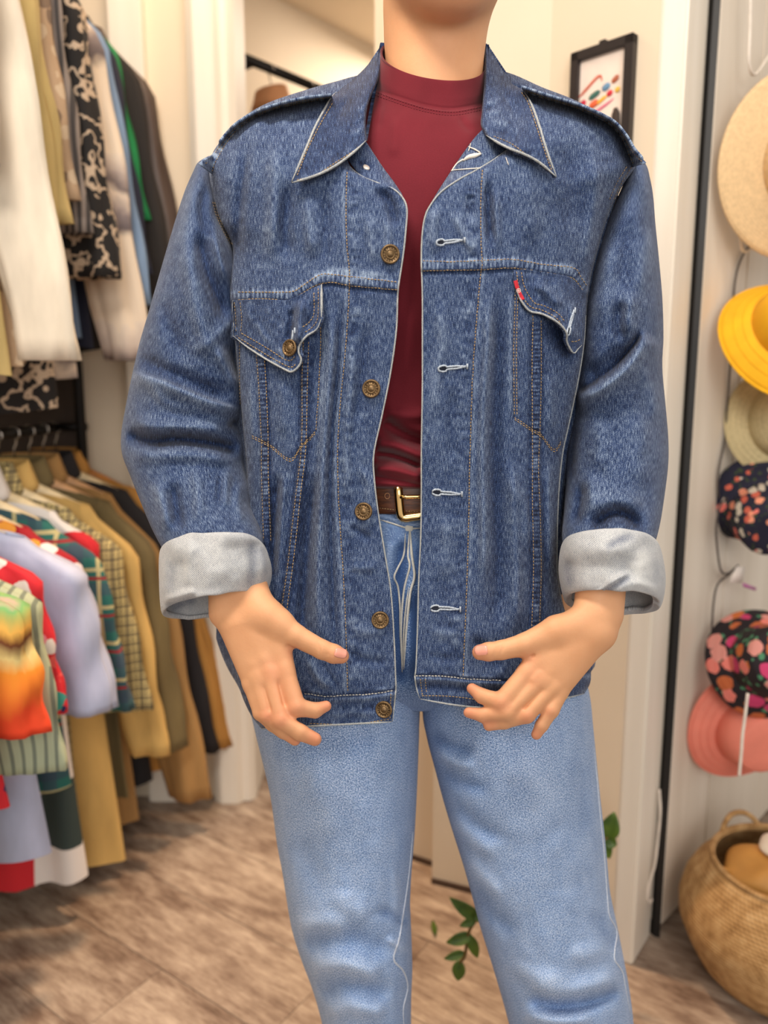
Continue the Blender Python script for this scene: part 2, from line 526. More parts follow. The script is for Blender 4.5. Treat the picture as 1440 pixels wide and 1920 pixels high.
def hanger_meshes(m):
    xs = np.linspace(-0.165, 0.165, 25)
    V = []
    for x in xs:
        s = abs(x) / 0.165
        z = -0.030 - 0.078 * s ** 1.2
        hh = 0.019 * (1 - 0.25 * s); tt = 0.007 + 0.006 * s
        y = 0.02 * s ** 2
        th = np.linspace(0, 2 * math.pi, 10, endpoint=False)
        V.append(np.stack([np.full(10, x), y + tt * np.cos(th), z + hh * np.sin(th)], 1))
    V = np.array(V)
    F = []
    for i in range(24):
        for j in range(10):
            l = (j + 1) % 10
            F.append((i * 10 + j, i * 10 + l, (i + 1) * 10 + l, (i + 1) * 10 + j))
    F.append(tuple(range(10))); F.append(tuple(240 + j for j in range(10))[::-1])
    arm = mk_mesh('hanger_arm', V.reshape(-1, 3), F, None, None, True, [m])
    th = np.linspace(-0.5, math.pi, 16)
    hook = [np.array([0, 0, -0.01]), np.array([0, 0, 0.02]), np.array([0.0, 0, 0.045])]
    R = 0.021
    hook += [np.array([R * math.cos(a) , 0, 0.066 + R * math.sin(a) ]) for a in np.linspace(-1.2, math.pi, 14)]
    return arm, hook
HOOK = [np.array([0, 0, -0.030]), np.array([0, 0, 0.022]), np.array([0.006, 0, 0.034])] + [np.array([0.0145 * math.cos(a), 0, 0.056 + 0.0145 * math.sin(a)]) for a in np.linspace(-1.1, math.pi * 1.05, 14)]
ARM = {id(m): hanger_meshes(m)[0] for m in (M_WOOD, M_WOOD2, M_WOOD3)}
HOOKM = tube_mesh('hook', HOOK, 0.0022, 6, [M_CHROME])

def hanger(m, x, y, zrail, rz, label, group):
    o = empty('clothes_hanger', (x, y, zrail - 0.0585), rz)
    link('hanger_arm', ARM[id(m)], o)
    link('hook', HOOKM, o)
    tag(o, label, 'hanger', group)
    return o

def garment(name, label, cat, group, x, y, ztop, rz, m, length=0.72, hw=0.22, sl=0.55, sw=0.078, flare=0.03, thick=0.035,
            sang=0.10, seed=0, mcol=None, collar=True, sleeve_mat=None, cuff=None, hw_top=None, hem_wave=0.012, ext=None):
    """shirt-like garment hanging from its neck point at (x,y,ztop)"""
    r = np.random.RandomState(seed + 11)
    if ext: hw = ext - (0.038 + sang * sl + 0.72 * sw)
    root = empty(name, (x, y, ztop), rz)
    tag(root, label, cat, group)
    nv, nu = 30, 56
    v = np.linspace(0, 1, nv)[:, None]; th = np.linspace(0, 2 * math.pi, nu)[None, :]
    h0 = hw_top or hw
    wd = (h0 * (1 - 0.04 * np.sin(v * math.pi)) + (hw - h0 + flare) * v ** 1.2)
    tk = thick * (0.35 + 0.65 * sstep(v / 0.25)) * (1 + 0.4 * v)
    X = wd * np.sign(np.cos(th)) * np.abs(np.cos(th)) ** 0.85
    fold = 0
    for k in range(4):
        fr = r.uniform(9, 34); ph = r.uniform(0, 6.28)
        fold = fold + r.uniform(.3, 1) * np.sin(X * fr * 2.2 + ph + 1.5 * np.sin(v * r.uniform(1, 4)))
    Yy = tk * np.sin(th) + 0.007 * fold * sstep(v / 0.35)
    slope = 0.36
    Z = -0.010 - slope * np.abs(X) * (1 - v) ** 1.5 - 0.02 * np.abs(X) - v * length + hem_wave * np.sin(X * 14 + r.uniform(0, 6)) * v ** 4
    nk = np.exp(-(X / 0.07) ** 2) * (1 - v) ** 12
    Z = Z - 0.035 * nk
    V = np.stack([X + 0 * v, Yy + 0 * X, Z], -1)
    link('body', grid_mesh('body', V, None, None, [m], 'out'), root)
    # sleeves
    for s in (-1, 1):
        n2, m2 = 22, 22
        vv = np.linspace(0, 1, n2)[:, None]; t2 = np.linspace(0, 2 * math.pi, m2)[None, :]
        rad = sw * (0.45 + 0.55 * sstep(vv / 0.18)) * (1 - 0.22 * vv)
        cx = s * (h0 - 0.012 + 0.05 * sstep(vv / 0.2) + sang * vv * sl)
        cz = -slope * h0 - 0.012 - vv * sl
        rip = (0.004 * np.sin(vv * 17 + t2 * 2 + seed) + 0.006 * np.sin(t2 * 4 + seed * 2.1 + 2 * vv) + 0.004 * np.sin(t2 * 7 + seed + 5 * vv)) * sstep(vv / 0.2)
        Xs = cx + (rad + rip) * np.cos(t2)
        Ys = 0.012 * s + (rad * 0.42 + rip) * np.sin(t2) + 0.02 * vv
        Zs = cz + 0.25 * rad * np.cos(t2) * s * (-1) * (1 - vv) + 0 * t2
        VS_ = np.stack([Xs, Ys, Zs], -1)
        so = link('sleeve', grid_mesh('sleeve', VS_, None, None, [sleeve_mat or m], 'out', 0.002), root)
        if cuff:
            vv = np.linspace(0.0, 1, 4)[:, None]
            rad = sw * 0.80
            Xs = s * (h0 - 0.012 + 0.05 + sang * (sl - 0.055 * (1 - vv))) + (rad + 0.003) * np.cos(t2)
            Ys = 0.012 * s + 0.02 + (rad * 0.42 + 0.003) * np.sin(t2) + 0 * vv
            Zs = -slope * h0 - 0.012 - sl + 0.055 * (1 - vv) + 0 * t2
            link('cuff', grid_mesh('cuff', np.stack([Xs, Ys, Zs], -1), None, None, [cuff], 'out', 0.003), so)
    if collar:
        vv = np.linspace(0, 1, 5)[:, None]; t2 = np.linspace(0, 2 * math.pi, 28)[None, :]
        rx = 0.066 + 0.020 * vv
        Xs = rx * np.cos(t2); Ys = (0.03 + 0.012 * vv) * np.sin(t2)
        Zs = 0.022 - 0.050 * vv - 0.02 * np.maximum(0, -np.sin(t2)) - 0.01 * np.abs(np.cos(t2)) * vv
        link('collar', grid_mesh('collar', np.stack([Xs + 0 * vv, Ys, Zs + 0 * t2], -1), None, None, [mcol or m], 'out', 0.003), root)
    return root

# ---- cloth materials (patterns in metres on the garment)
def cloth(name, rgb, rough=0.85, var=0.07, scale=22):
    t = NT(name, rough, srgb(*rgb))
    c = srgb(*rgb)
    n = t.noise(t.map(t.obj(), (1, 1, 0.3)), scale, 3)
    t.color(t.ramp(n, [(0.3, tuple(x * (1 - 2 * var) for x in c[:3]) + (1,)), (0.7, tuple(min(1, x * (1 + 2 * var)) for x in c[:3]) + (1,))]))
    w = t.noise(t.obj(), 900, 1)
    t.bump(w, 0.2, 0.001)
    return t.m
def stripes(name, a, b, pitch, duty=0.5, skew=0.0, second=None):
    t = NT(name, 0.85)
    x, y, z = t.sep(t.obj())
    f = t.math('FRACT', t.math('DIVIDE', t.math('ADD', x, t.math('MULTIPLY', z, skew)), pitch))
    k = t.math('LESS_THAN', f, duty)
    c = t.mix(k, srgb(*a), srgb(*b))
    if second:
        k2 = t.math('LESS_THAN', t.math('ABSOLUTE', t.math('SUBTRACT', f, 0.75)), 0.06)
        c = t.mix(k2, c, srgb(*second))
    t.color(c)
    return t.m
def plaid(name, base, a, b, pitch, wa=0.3, third=None, fine=None):
    t = NT(name, 0.85)
    x, y, z = t.sep(t.obj())
    fx = t.math('FRACT', t.math('DIVIDE', x, pitch)); fz = t.math('FRACT', t.math('DIVIDE', z, pitch))
    c = t.mix(t.math('MULTIPLY', t.math('LESS_THAN', fx, wa), 0.6), srgb(*base), srgb(*a))
    c = t.mix(t.math('MULTIPLY', t.math('LESS_THAN', fz, wa), 0.6), c, srgb(*a))
    kx = t.math('LESS_THAN', t.math('ABSOLUTE', t.math('SUBTRACT', fx, 0.68)), 0.05)
    kz = t.math('LESS_THAN', t.math('ABSOLUTE', t.math('SUBTRACT', fz, 0.68)), 0.05)
    c = t.mix(t.math('MAXIMUM', kx, kz), c, srgb(*b))
    if third:
        kz = t.math('LESS_THAN', t.math('ABSOLUTE', t.math('SUBTRACT', fz, 0.45)), 0.04)
        c = t.mix(kz, c, srgb(*third))
    t.color(c)
    return t.m
def floral(name, base, cols, scale, size=0.5, jit=1.0, leaf=None):
    """scattered blooms: cells of a Voronoi pattern in several colours on a ground"""
    t = NT(name, 0.85)
    ob = t.obj()
    wv = t.n('ShaderNodeVectorMath', {0: ob, 1: t.n('ShaderNodeVectorMath', {0: t.noise(ob, scale * 1.4, 2, 0.5, 1), 'Scale': 0.5 / scale}, operation='SCALE').outputs[0]}, operation='ADD').outputs[0]
    vo = t.n('ShaderNodeTexVoronoi', {'Vector': wv, 'Scale': scale, 'Randomness': jit})
    r = t.sep(vo.outputs['Color'])[0]
    stops = [(0.0, srgb(*cols[0]))]
    for i, cc in enumerate(cols[1:], 1): stops.append((i / len(cols), srgb(*cc)))
    x = t.n('ShaderNodeValToRGB', {0: r}); x.color_ramp.interpolation = 'CONSTANT'
    e = x.color_ramp.elements
    while len(e) < len(stops): e.new(0.5)
    for k, (p, c) in enumerate(stops): e[k].position = p; e[k].color = c
    k = t.math('LESS_THAN', vo.outputs['Distance'], size)
    c = t.mix(k, srgb(*base), x.outputs[0])
    if leaf:
        v2 = t.n('ShaderNodeTexVoronoi', {'Vector': wv, 'Scale': scale * 1.7, 'Randomness': 1.0})
        k2 = t.math('MULTIPLY', t.math('LESS_THAN', v2.outputs['Distance'], 0.28), t.math('SUBTRACT', 1.0, k))
        c = t.mix(k2, c, srgb(*leaf))
    t.color(c)
    return t.m
# banded print of pale hills for one shirt
t = NT('landscape_print', 0.85)
ob = t.obj(); x, y, z = t.sep(ob)
wz = t.math('ADD', z, t.math('MULTIPLY', t.noise(ob, 9, 4), 0.16))
fz = t.math('FRACT', t.math('DIVIDE', wz, 0.34))
t.color(t.ramp(fz, [(0.0, srgb(226, 208, 186)), (0.42, srgb(222, 204, 182)), (0.5, srgb(96, 86, 88)), (0.62, srgb(128, 116, 116)), (0.72, srgb(214, 196, 178)), (0.78, srgb(110, 98, 98)), (0.88, srgb(186, 170, 160)), (1.0, srgb(222, 206, 188))]))
M_LAND = t.m
# sunset print shirt
t = NT('sunset_print', 0.85)
ob = t.obj(); x, y, z = t.sep(ob)
wz = t.math('ADD', z, t.math('MULTIPLY', t.noise(t.map(ob, (18, 18, 6)), 1.0, 4), 0.10))
fz = t.math('FRACT', t.math('DIVIDE', wz, 0.36))
t.color(t.ramp(fz, [(0.0, srgb(228, 52, 28)), (0.3, srgb(238, 78, 36)), (0.48, srgb(244, 150, 46)), (0.55, srgb(250, 226, 150)), (0.62, srgb(110, 56, 30)), (0.68, srgb(246, 190, 90)), (0.78, srgb(120, 180, 110)), (0.84, srgb(240, 150, 180)), (1.0, srgb(226, 60, 40))]))
M_SUNSET = t.m
# big graphic shirt (white, blue, green, red fields)
t = NT('graphic_print', 0.85)
ob = t.obj()
vo = t.n('ShaderNodeTexVoronoi', {'Vector': t.map(ob, (1, 0.3, 1)), 'Scale': 6.5, 'Randomness': 1.0})
rr = t.sep(vo.outputs['Color'])[1]
xr = t.n('ShaderNodeValToRGB', {0: rr}); xr.color_ramp.interpolation = 'CONSTANT'
for k, (p, c) in enumerate([(0, srgb(232, 226, 222)), (0.5, srgb(36, 66, 160)), (0.64, srgb(52, 66, 64)), (0.82, srgb(206, 36, 48)), (0.9, srgb(232, 226, 222))]):
    if k > 1: xr.color_ramp.elements.new(p)
    xr.color_ramp.elements[k].position = p; xr.color_ramp.elements[k].color = c
t.color(xr.outputs[0])
M_GRAPHIC = t.m
# cream line print on black
t = NT('black_line_print', 0.85)
ob = t.obj()
nz = t.noise(ob, 26, 2, 0.5)
ln = t.math('LESS_THAN', t.math('ABSOLUTE', t.math('SUBTRACT', nz, 0.5)), 0.035)
vo = t.n('ShaderNodeTexVoronoi', {'Vector': ob, 'Scale': 24, 'Randomness': 1.0})
dt = t.math('LESS_THAN', vo.outputs['Distance'], 0.22)
t.color(t.mix(t.math('MAXIMUM', ln, dt), srgb(24, 20, 19), srgb(186, 164, 140)))
M_LINEP = t.m

GU = 'clothes on the upper rail'; GL = 'clothes on the lower rail'
HU = 'hangers on the upper rail'; HL = 'hangers on the lower rail'
# (name, label, category, y, dx, material, kwargs)
UPPER = [
 ('blouse', 'pale blouse with tiny pinkish print, nearest on the upper rail', 'shirt', 1.22, 0, floral('tiny_print', (222, 212, 204), [(196, 150, 146), (150, 146, 160), (222, 200, 190)], 60, 0.4), dict(length=.80, sl=.5, sw=.06, sang=.03, ext=.235)),
 ('linen_shirt', 'off-white linen shirt with a wide sleeve on the upper rail', 'shirt', 1.32, 0, cloth('linen_white', (222, 211, 192)), dict(length=.90, sl=.80, sang=.13, sw=.070, ext=.308)),
 ('khaki_shirt', 'khaki shirt squeezed beside the off-white linen shirt', 'shirt', 1.40, 0, cloth('khaki', (186, 164, 108)), dict(length=.86, sl=.55, sw=.06, ext=.262)),
 ('beige_top', 'soft beige top behind the khaki shirt', 'shirt', 1.46, 0, floral('beige_mottle', (176, 150, 122), [(120, 100, 84), (196, 176, 150)], 30, 0.4), dict(length=.86, sl=.5, sw=.06, ext=.252)),
 ('striped_shirt', 'grey and black striped shirt on the upper rail', 'shirt', 1.52, 0, stripes('grey_stripe', (58, 54, 54), (132, 122, 116), .014), dict(length=.74, sl=.55, sw=.065, ext=.262)),
 ('printed_dress', 'black dress with cream line print on the upper rail', 'dress', 1.585, 0, M_LINEP, dict(length=.93, sl=.62, sw=.075, ext=.292, sang=.10)),
 ('printed_shirt', 'shirt with pale hill landscape print on the upper rail', 'shirt', 1.665, 0, M_LAND, dict(length=.86, sl=.78, sang=.12, sw=.062, ext=.318)),
 ('blue_shirt', 'light blue denim shirt on the upper rail', 'shirt', 1.735, 0, cloth('chambray', (118, 142, 172)), dict(length=.78, sl=.66, sw=.062, sang=.15, ext=.312)),
 ('navy_shirt', 'dark navy shirt between blue and green garments', 'shirt', 1.79, 0, cloth('navy', (36, 40, 62)), dict(length=.8, sl=.58, sw=.06, sang=.12, ext=.288)),
 ('green_sweater', 'bright green sweater showing as a thin strip', 'sweater', 1.84, 0, cloth('green_knit', (24, 134, 76)), dict(length=.6, sl=.46, sw=.062, sang=.16, ext=.272, collar=False)),
 ('black_blazer', 'black blazer beside the green sweater', 'jacket', 1.885, 0, cloth('black_wool', (34, 29, 27)), dict(length=.8, sl=.70, sw=.07, sang=.15, ext=.335)),
 ('brown_jacket', 'dark brown leather jacket, farthest on the upper rail', 'jacket', 1.940, 0, cloth('brown_leather', (74, 60, 54), .5), dict(length=.74, sl=.72, sang=.17, sw=.076, ext=.365, thick=.026)),
]
for i, (nm, lab, cat, y, dx, m, kw) in enumerate(UPPER):
    rz = math.radians(random.uniform(-3, 3) + 2)
    hanger(M_WOOD, RX, y, UZ, rz, 'wooden hanger holding the ' + lab.split(',')[0].split(' on the ')[0].split(' with ')[0].split(' squeezed')[0].split(' between')[0].split(' beside')[0].split(' showing')[0].split(' behind')[0], HU)
    garment(nm, lab, cat, GU, RX + dx * 0, y, UZ - 0.075, rz, m, seed=i, thick=kw.pop('thick', .022), **kw)

cuffb = cloth('shirt_blue_cuff', (196, 200, 218))
LOWER = [
 ('lilac_top', 'greyish lilac top at the near end of the lower rail', 'shirt', 0.98, 0, cloth('lilac_grey', (196, 186, 188)), dict(length=.62, sl=.3, sw=.05, sang=.02, ext=.275), M_WOOD),
 ('sunset_shirt', 'short-sleeved shirt with red and orange sunset print', 'shirt', 1.055, 0, M_SUNSET, dict(length=.42, sl=.26, sang=.12, sw=.085, ext=.315), M_WOOD2),
 ('green_striped_shirt', 'sage green shirt with thin dark stripes', 'shirt', 1.13, 0, stripes('sage_stripe', (176, 186, 156), (122, 132, 116), .016, .34), dict(length=.66, sl=.36, sang=.12, sw=.080, ext=.305), M_WOOD),
 ('red_print_blouse', 'red and white flowered blouse behind the sage green shirt', 'shirt', 1.21, 0, floral('red_white', (216, 40, 52), [(236, 226, 220), (240, 96, 92), (30, 44, 96), (244, 140, 160), (60, 150, 140)], 24, .46), dict(length=.5, sl=.30, sang=.14, sw=.055, ext=.285), M_WOOD2),
 ('light_blue_shirt', 'plain light blue shirt with a short wide sleeve', 'shirt', 1.30, 0, cloth('pale_blue', (178, 186, 214)), dict(length=.68, sl=.34, sang=.16, sw=.085, ext=.330), M_WOOD),
 ('red_floral_shirt', 'dark red shirt with pink and yellow flowers', 'shirt', 1.375, 0, floral('dark_red_floral', (166, 24, 36), [(238, 226, 222), (236, 160, 60), (40, 50, 90), (230, 110, 120), (40, 120, 110)], 22, .45), dict(length=.50, sl=.36, sang=.16, sw=.055, ext=.302), M_WOOD),
 ('plaid_shirt', 'teal and navy plaid shirt with rolled sleeves', 'shirt', 1.45, 0, plaid('teal_plaid', (36, 104, 96), (58, 70, 92), (186, 178, 130), .075, .34, (150, 40, 46)), dict(length=.60, sl=.40, sang=.18, sw=.065, ext=.322), M_WOOD),
 ('graphic_shirt', 'white shirt with bold blue, green and red shapes', 'shirt', 1.515, 0, M_GRAPHIC, dict(length=.86, sl=.36, sang=.02, sw=.045, ext=.235), M_WOOD),
 ('check_shirt', 'yellow and black small-check shirt', 'shirt', 1.575, 0, plaid('small_check', (214, 194, 132), (66, 60, 54), (90, 82, 66), .021, .42), dict(length=.89, sl=.46, sang=.16, sw=.055, ext=.308, flare=.0), M_WOOD),
 ('mustard_coat', 'long mustard cotton coat', 'coat', 1.645, 0, cloth('mustard', (204, 168, 100)), dict(length=.90, sl=.60, sang=.12, sw=.062, ext=.325, flare=.05), M_WOOD),
 ('olive_jacket', 'olive green jacket between the mustard coat and the trench coat', 'jacket', 1.725, 0, cloth('olive', (112, 98, 64)), dict(length=.80, sl=.62, sang=.12, sw=.07, ext=.345), M_WOOD2),
 ('trench_coat', 'tan brown trench coat with long sleeves', 'coat', 1.80, 0, cloth('trench', (164, 126, 76)), dict(length=.90, sl=.80, sang=.17, sw=.070, ext=.385, flare=.04), M_WOOD2),
 ('black_coat', 'black coat on a cream hanger near the rack post', 'coat', 1.875, 0, cloth('black_coat', (30, 28, 32)), dict(length=.84, sl=.72, sang=.18, sw=.075, ext=.390, flare=.05), M_WOOD),
 ('ochre_coat', 'ochre coat, farthest on the lower rail', 'coat', 1.945, 0, cloth('ochre', (178, 128, 62)), dict(length=.84, sl=.72, sang=.20, sw=.070, ext=.415, flare=.05), M_WOOD3),
]
for i, (nm, lab, cat, y, dx, m, kw, hm) in enumerate(LOWER):
    rz = math.radians(random.uniform(-3, 3) + 2)
    hanger(hm, RX, y, LZ, rz, ('cream' if hm is M_WOOD else 'tan' if hm is M_WOOD2 else 'orange') + ' wooden hanger under the ' + lab.split(',')[0].split(' with ')[0].split(' at the ')[0].split(' on a ')[0].split(' behind ')[0].split(' between ')[0], HL)
    garment(nm, lab, cat, GL, RX, y, LZ - 0.075, rz, m, seed=i + 40, thick=.022, **kw)

# ---- small rail with clothes in the next room
r2 = empty('wall_rail', tuple(np.append(p0 + nw * .55 - nn * .25, 2.0)))
tag(r2, 'dark rail high on the far wall of the next room', 'rail')
b0 = np.append(p0 + nw * .55 - nn * .25, 2.0)
bar('rail', np.append(p0 + nw * .55 - nn * .25, 2.10), np.append(p0 + nw * 1.75 - nn * .25, 2.10), 0.014, M_BLACKM, r2, b0)
for kk in (.6, 1.7):
    q = np.append(p0 + nw * kk, 2.10)
    bar('bracket', q - np.append(nn * .26, 0), q, 0.009, M_BLACKM, r2, b0)
farc = [((176, 128, 92), 'tan'), ((60, 48, 44), 'dark brown'), ((206, 150, 104), 'orange beige'), ((84, 66, 58), 'brown'), ((214, 170, 140), 'peach')]
for i, (c, nmz) in enumerate(farc):
    q = p0 + nw * (.66 + i * .17) - nn * .25
    ra = math.atan2(nn[1], nn[0])
    hanger(M_WOOD, q[0], q[1], 2.10, ra, 'wooden hanger of the ' + nmz + ' shirt in the next room', 'hangers in the next room')
    garment('far_shirt', nmz + ' shirt hanging in the next room', 'shirt', 'clothes in the next room', q[0], q[1], 2.02, ra, cloth('far_' + nmz, c), length=.62, sl=.5, sw=.04, sang=.02, ext=.15, seed=90 + i)
# ================================================================== framed poster on the angled wall
wd = (A2 - A1) / np.linalg.norm(A2 - A1)
wn = np.array([wd[1], -wd[0]])                     # out of the wall, towards the room
if np.dot(wn, -A1) < 0: wn = -wn
def hit_wall(px):
    a = (px - 720) / FPX
    # at the horizon level, x = a * CT * Y (small pitch effect ignored)
    k = (a * CT * A1[1] - A1[0]) / (wd[0] - a * CT * wd[1])
    return k
FW, FH = 0.122, 0.225
fk = 0.115
fc = A1 + wd * fk + wn * 0.004
frame = empty('picture_frame', (fc[0], fc[1], 1.628))
frame.rotation_euler = (0, 0, math.atan2(wd[1], wd[0]))
tag(frame, 'black framed colourful poster hanging on the cream wall', 'picture')
M_FRAME = plain('frame_black', (34, 28, 30), 0.4, 0.05)
M_PAPER = plain('poster_paper', (238, 222, 210), 0.6, 0.02)
# local x runs along the wall to the near right, local -y faces the room
sgn = -1 if np.dot(np.array([math.sin(0), -1]), (0, -1)) > 0 else 1
T = 0.016
for nm, x0, x1, z0, z1 in (('frame_bar', -FW/2, FW/2, FH/2 - T, FH/2), ('frame_bar', -FW/2, FW/2, -FH/2, -FH/2 + T), ('frame_bar', -FW/2, -FW/2 + T, -FH/2, FH/2), ('frame_bar', FW/2 - T, FW/2, -FH/2, FH/2)):
    link(nm, box_mesh(nm, x0, x1, -0.014, 0.004, z0, z1, [M_FRAME], 0.001), frame)
pp = link('poster', box_mesh('poster', -FW/2 + T/2, FW/2 - T/2, -0.004, 0.0, -FH/2 + T/2, FH/2 - T/2, [M_PAPER]), frame)
link('hanging_hook', box_mesh('hanging_hook', -0.006, 0.006, -0.010, 0.002, FH/2, FH/2 + 0.006, [M_FRAME]), frame)
def blot(name, pts, w, rgb, y=-0.0052):
    pts = poly([(a, b) for a, b in pts], 14)
    p3 = [np.array([a, y, b]) for a, b in pts]
    me = tube_mesh(name, p3, np.full(14, w * .78) * np.clip(np.sin(np.linspace(0.25, 2.9, 14)) * 1.3, .4, 1), 6, [plain('ink_' + name + str(rgb), rgb, 0.6, 0.03)])
    for v in me.vertices: v.co.y = y + (v.co.y - y) * 0.08
    return link(name, me, pp)
S = 0.0009
def q(px, py): return ((px - 640) * FW / 880.0, (1075 - py) * FH / 1760.0)   # from the enlarged view of the poster
blot('swash', [q(300, 800), q(430, 700), q(560, 600), q(620, 590), q(640, 660)], .0036, (208, 96, 70))
blot('lettering', [q(460, 850), q(530, 820), q(620, 785)], .0075, (56, 104, 96))
blot('lettering', [q(650, 780), q(700, 755), q(760, 740)], .0085, (106, 146, 180))
blot('lettering', [q(780, 715), q(830, 690), q(870, 650)], .0070, (176, 98, 70))
blot('lettering', [q(330, 905), q(375, 885), q(420, 870)], .0080, (196, 40, 70))
blot('lettering', [q(470, 950), q(530, 935), q(600, 905)], .0085, (226, 100, 60))
blot('lettering', [q(540, 960), q(640, 910), q(720, 870)], .0050, (240, 176, 60))
blot('lettering', [q(720, 870), q(760, 850), q(800, 840)], .0070, (206, 44, 60))
blot('lettering', [q(830, 840), q(870, 830), q(900, 820)], .0070, (236, 190, 80))
blot('swash', [q(330, 1050), q(400, 1120), q(520, 1060), q(700, 990), q(820, 930)], .0036, (222, 110, 140))
blot('swash', [q(300, 860), q(330, 1010), q(360, 1110)], .0018, (150, 160, 190))
for hx, hy, cc in ((335, 1250, (150, 84, 62)), (440, 1330, (74, 60, 56)), (535, 1250, (186, 110, 76)), (660, 1290, (52, 40, 38)), (760, 1230, (110, 74, 66)), (850, 1100, (60, 46, 42)), (800, 1390, (196, 160, 120))):
    blot('figure', [q(hx, hy - 40), q(hx + 10, hy + 90), q(hx + 20, hy + 330)], .0105, cc, -0.0056)

# ================================================================== hats on the boarded wall
pnorm = np.array([0.707, -0.707])                  # out of the boards, towards the room
def straw(name, rgb, sc=160):
    t = NT(name, 0.8)
    r, z_ = t.uv(), None
    x, y, z = t.sep(t.obj())
    rr = t.math('SQRT', t.math('ADD', t.math('MULTIPLY', x, x), t.math('MULTIPLY', y, y)))
    wv = t.math('SINE', t.math('MULTIPLY', t.math('ADD', rr, t.math('MULTIPLY', z, 0.8)), 2 * math.pi / 0.0045))
    n = t.noise(t.obj(), sc, 3)
    c = srgb(*rgb)
    f = t.math('ADD', t.math('MULTIPLY', wv, 0.10), n)
    t.color(t.ramp(f, [(0.25, tuple(k * .82 for k in c[:3]) + (1,)), (0.75, tuple(min(1, k * 1.08) for k in c[:3]) + (1,))]))
    t.bump(wv, 0.3, 0.001)
    return t.m
def hat(name, label, px, py, off, crown_r, crown_h, brim_r, drop, m, tilt=(0, 0, 0), band=None, shape='round', edge=None, wavy=0.0):
    """a hat hung on the wall by its crown; its opening faces the boards"""
    # position: on the line of sight of the hat centre, `off` metres in front of the boards
    a = (px - 720) / FPX; b = (960 - py) / FPX
    d = np.array([a, CT + b * ST, -ST + b * CT])
    o0 = pb + pnorm * off
    # intersect with vertical plane through o0 with normal pnorm
    k = np.dot(o0, pnorm) / (d[0] * pnorm[0] + d[1] * pnorm[1])
    c = np.array([0, 0, CAMZ]) + d * k
    root = empty(name, tuple(c))
    # local z (crown top) points out of the wall, slightly turned
    zax = Vector((0.22, -0.95, 0)) 
    qrot = zax.to_track_quat('Z', 'Y')
    from mathutils import Euler
    root.rotation_mode = 'QUATERNION'
    root.rotation_quaternion = qrot @ Euler([math.radians(v) for v in tilt]).to_quaternion()
    tag(root, label, 'hat', 'hats on the boarded wall')
    prof = []
    if shape == 'round':
        for a_ in np.linspace(0, 1, 9): prof.append((crown_r * math.sin(a_ * math.pi / 2) * .97, crown_h * (0.25 + .75 * math.cos(a_ * math.pi / 2))))
        prof.append((crown_r * 1.02, 0.0))
    else:
        prof += [(0.0, crown_h * .985), (crown_r * .45, crown_h), (crown_r * .72, crown_h * .985), (crown_r * .80, crown_h * .93), (crown_r * .9, crown_h * .5), (crown_r, 0.0)]
    prof2 = [(r_, z_ - .0025) for r_, z_ in prof[::-1] if r_ > .001]
    link('crown', lathe_mesh('crown', prof + [(max(r_ - .003, .0005), z_) for r_, z_ in prof2], 40, [m]), root)
    bp = []
    for s in np.linspace(0, 1, 9):
        bp.append((crown_r + (brim_r - crown_r) * s, -drop * s ** 1.3))
    bp2 = [(r_, z_ - .003) for r_, z_ in bp[::-1]]
    wob = (lambda R, Z, T_: (R, Z + wavy * np.sin(T_ * 2 + 1) * np.clip((R - crown_r) / (brim_r - crown_r), 0, 1))) if wavy else None
    br = link('brim', lathe_mesh('brim', bp + bp2, 56, [m], wob), root)
    if edge:
        th = np.linspace(0, 2 * math.pi, 48, endpoint=False)
        e = [np.array([brim_r * math.cos(q_), brim_r * math.sin(q_), -drop - .0015 + wavy * math.sin(q_ * 2 + 1)]) for q_ in th]
        link('brim_edge', tube_mesh('brim_edge', e, .0028, 6, [edge], True), br)
    for k_ in range(3 if shape == 'bucket' else 0):
        s = 0.3 + .3 * k_
        th = np.linspace(0, 2 * math.pi, 48, endpoint=False)
        rr = crown_r + (brim_r - crown_r) * s
        e = [np.array([rr * math.cos(q_), rr * math.sin(q_), -drop * s ** 1.3 + .0006 + wavy * math.sin(q_ * 2 + 1) * s]) for q_ in th]
        link('stitch_line', tube_mesh('stitch_line', e, .0008, 4, [edge or m], True), br)
    if band:
        link('band', lathe_mesh('band', [(crown_r * 1.035, .004), (crown_r * 1.03, .03), (crown_r * .99, .03), (crown_r * .99, .004), (crown_r * 1.035, .004)], 40, [band]), root)
    return root
M_STRAW = straw('straw_natural', (226, 194, 148))
M_STRAW2 = straw('straw_beige', (200, 184, 140))
M_YEL = cloth('yellow_cotton', (246, 184, 22), .8, .05)
M_CORAL = cloth('coral_cotton', (240, 140, 120), .8, .03)
M_NAVYF = floral('navy_floral', (26, 26, 48), [(226, 120, 108), (206, 196, 180), (200, 96, 76), (230, 150, 120), (26, 26, 48)], 52, .42, 1.0, (52, 66, 40))
M_BIGF = floral('black_big_floral', (34, 26, 32), [(206, 112, 56), (232, 132, 120), (204, 62, 112), (222, 150, 140), (196, 104, 60)], 30, .50, 1.0, (78, 140, 104))
hat('straw_hat', 'wide-brimmed natural straw hat, top of the wall', 1516, 305, .125, .088, .08, .165, .012, M_STRAW, (6, -4, 0), None, 'flat')
hat('bucket_hat', 'bright yellow bucket hat below the straw hat', 1494, 612, .140, .080, .085, .122, .040, M_YEL, (-30, -14, 0), None, 'bucket', M_YEL, .006)
hat('sun_hat', 'beige woven sun hat with a rounded brim under the yellow hat', 1468, 792, .09, .072, .07, .108, .02, M_STRAW2, (-10, -8, 0), None, 'round', M_STRAW2)
hat('bucket_hat', 'navy bucket hat with small red and white flowers', 1430, 960, .075, .070, .075, .100, .04, M_NAVYF, (24, -20, 0), None, 'bucket', None, .014)
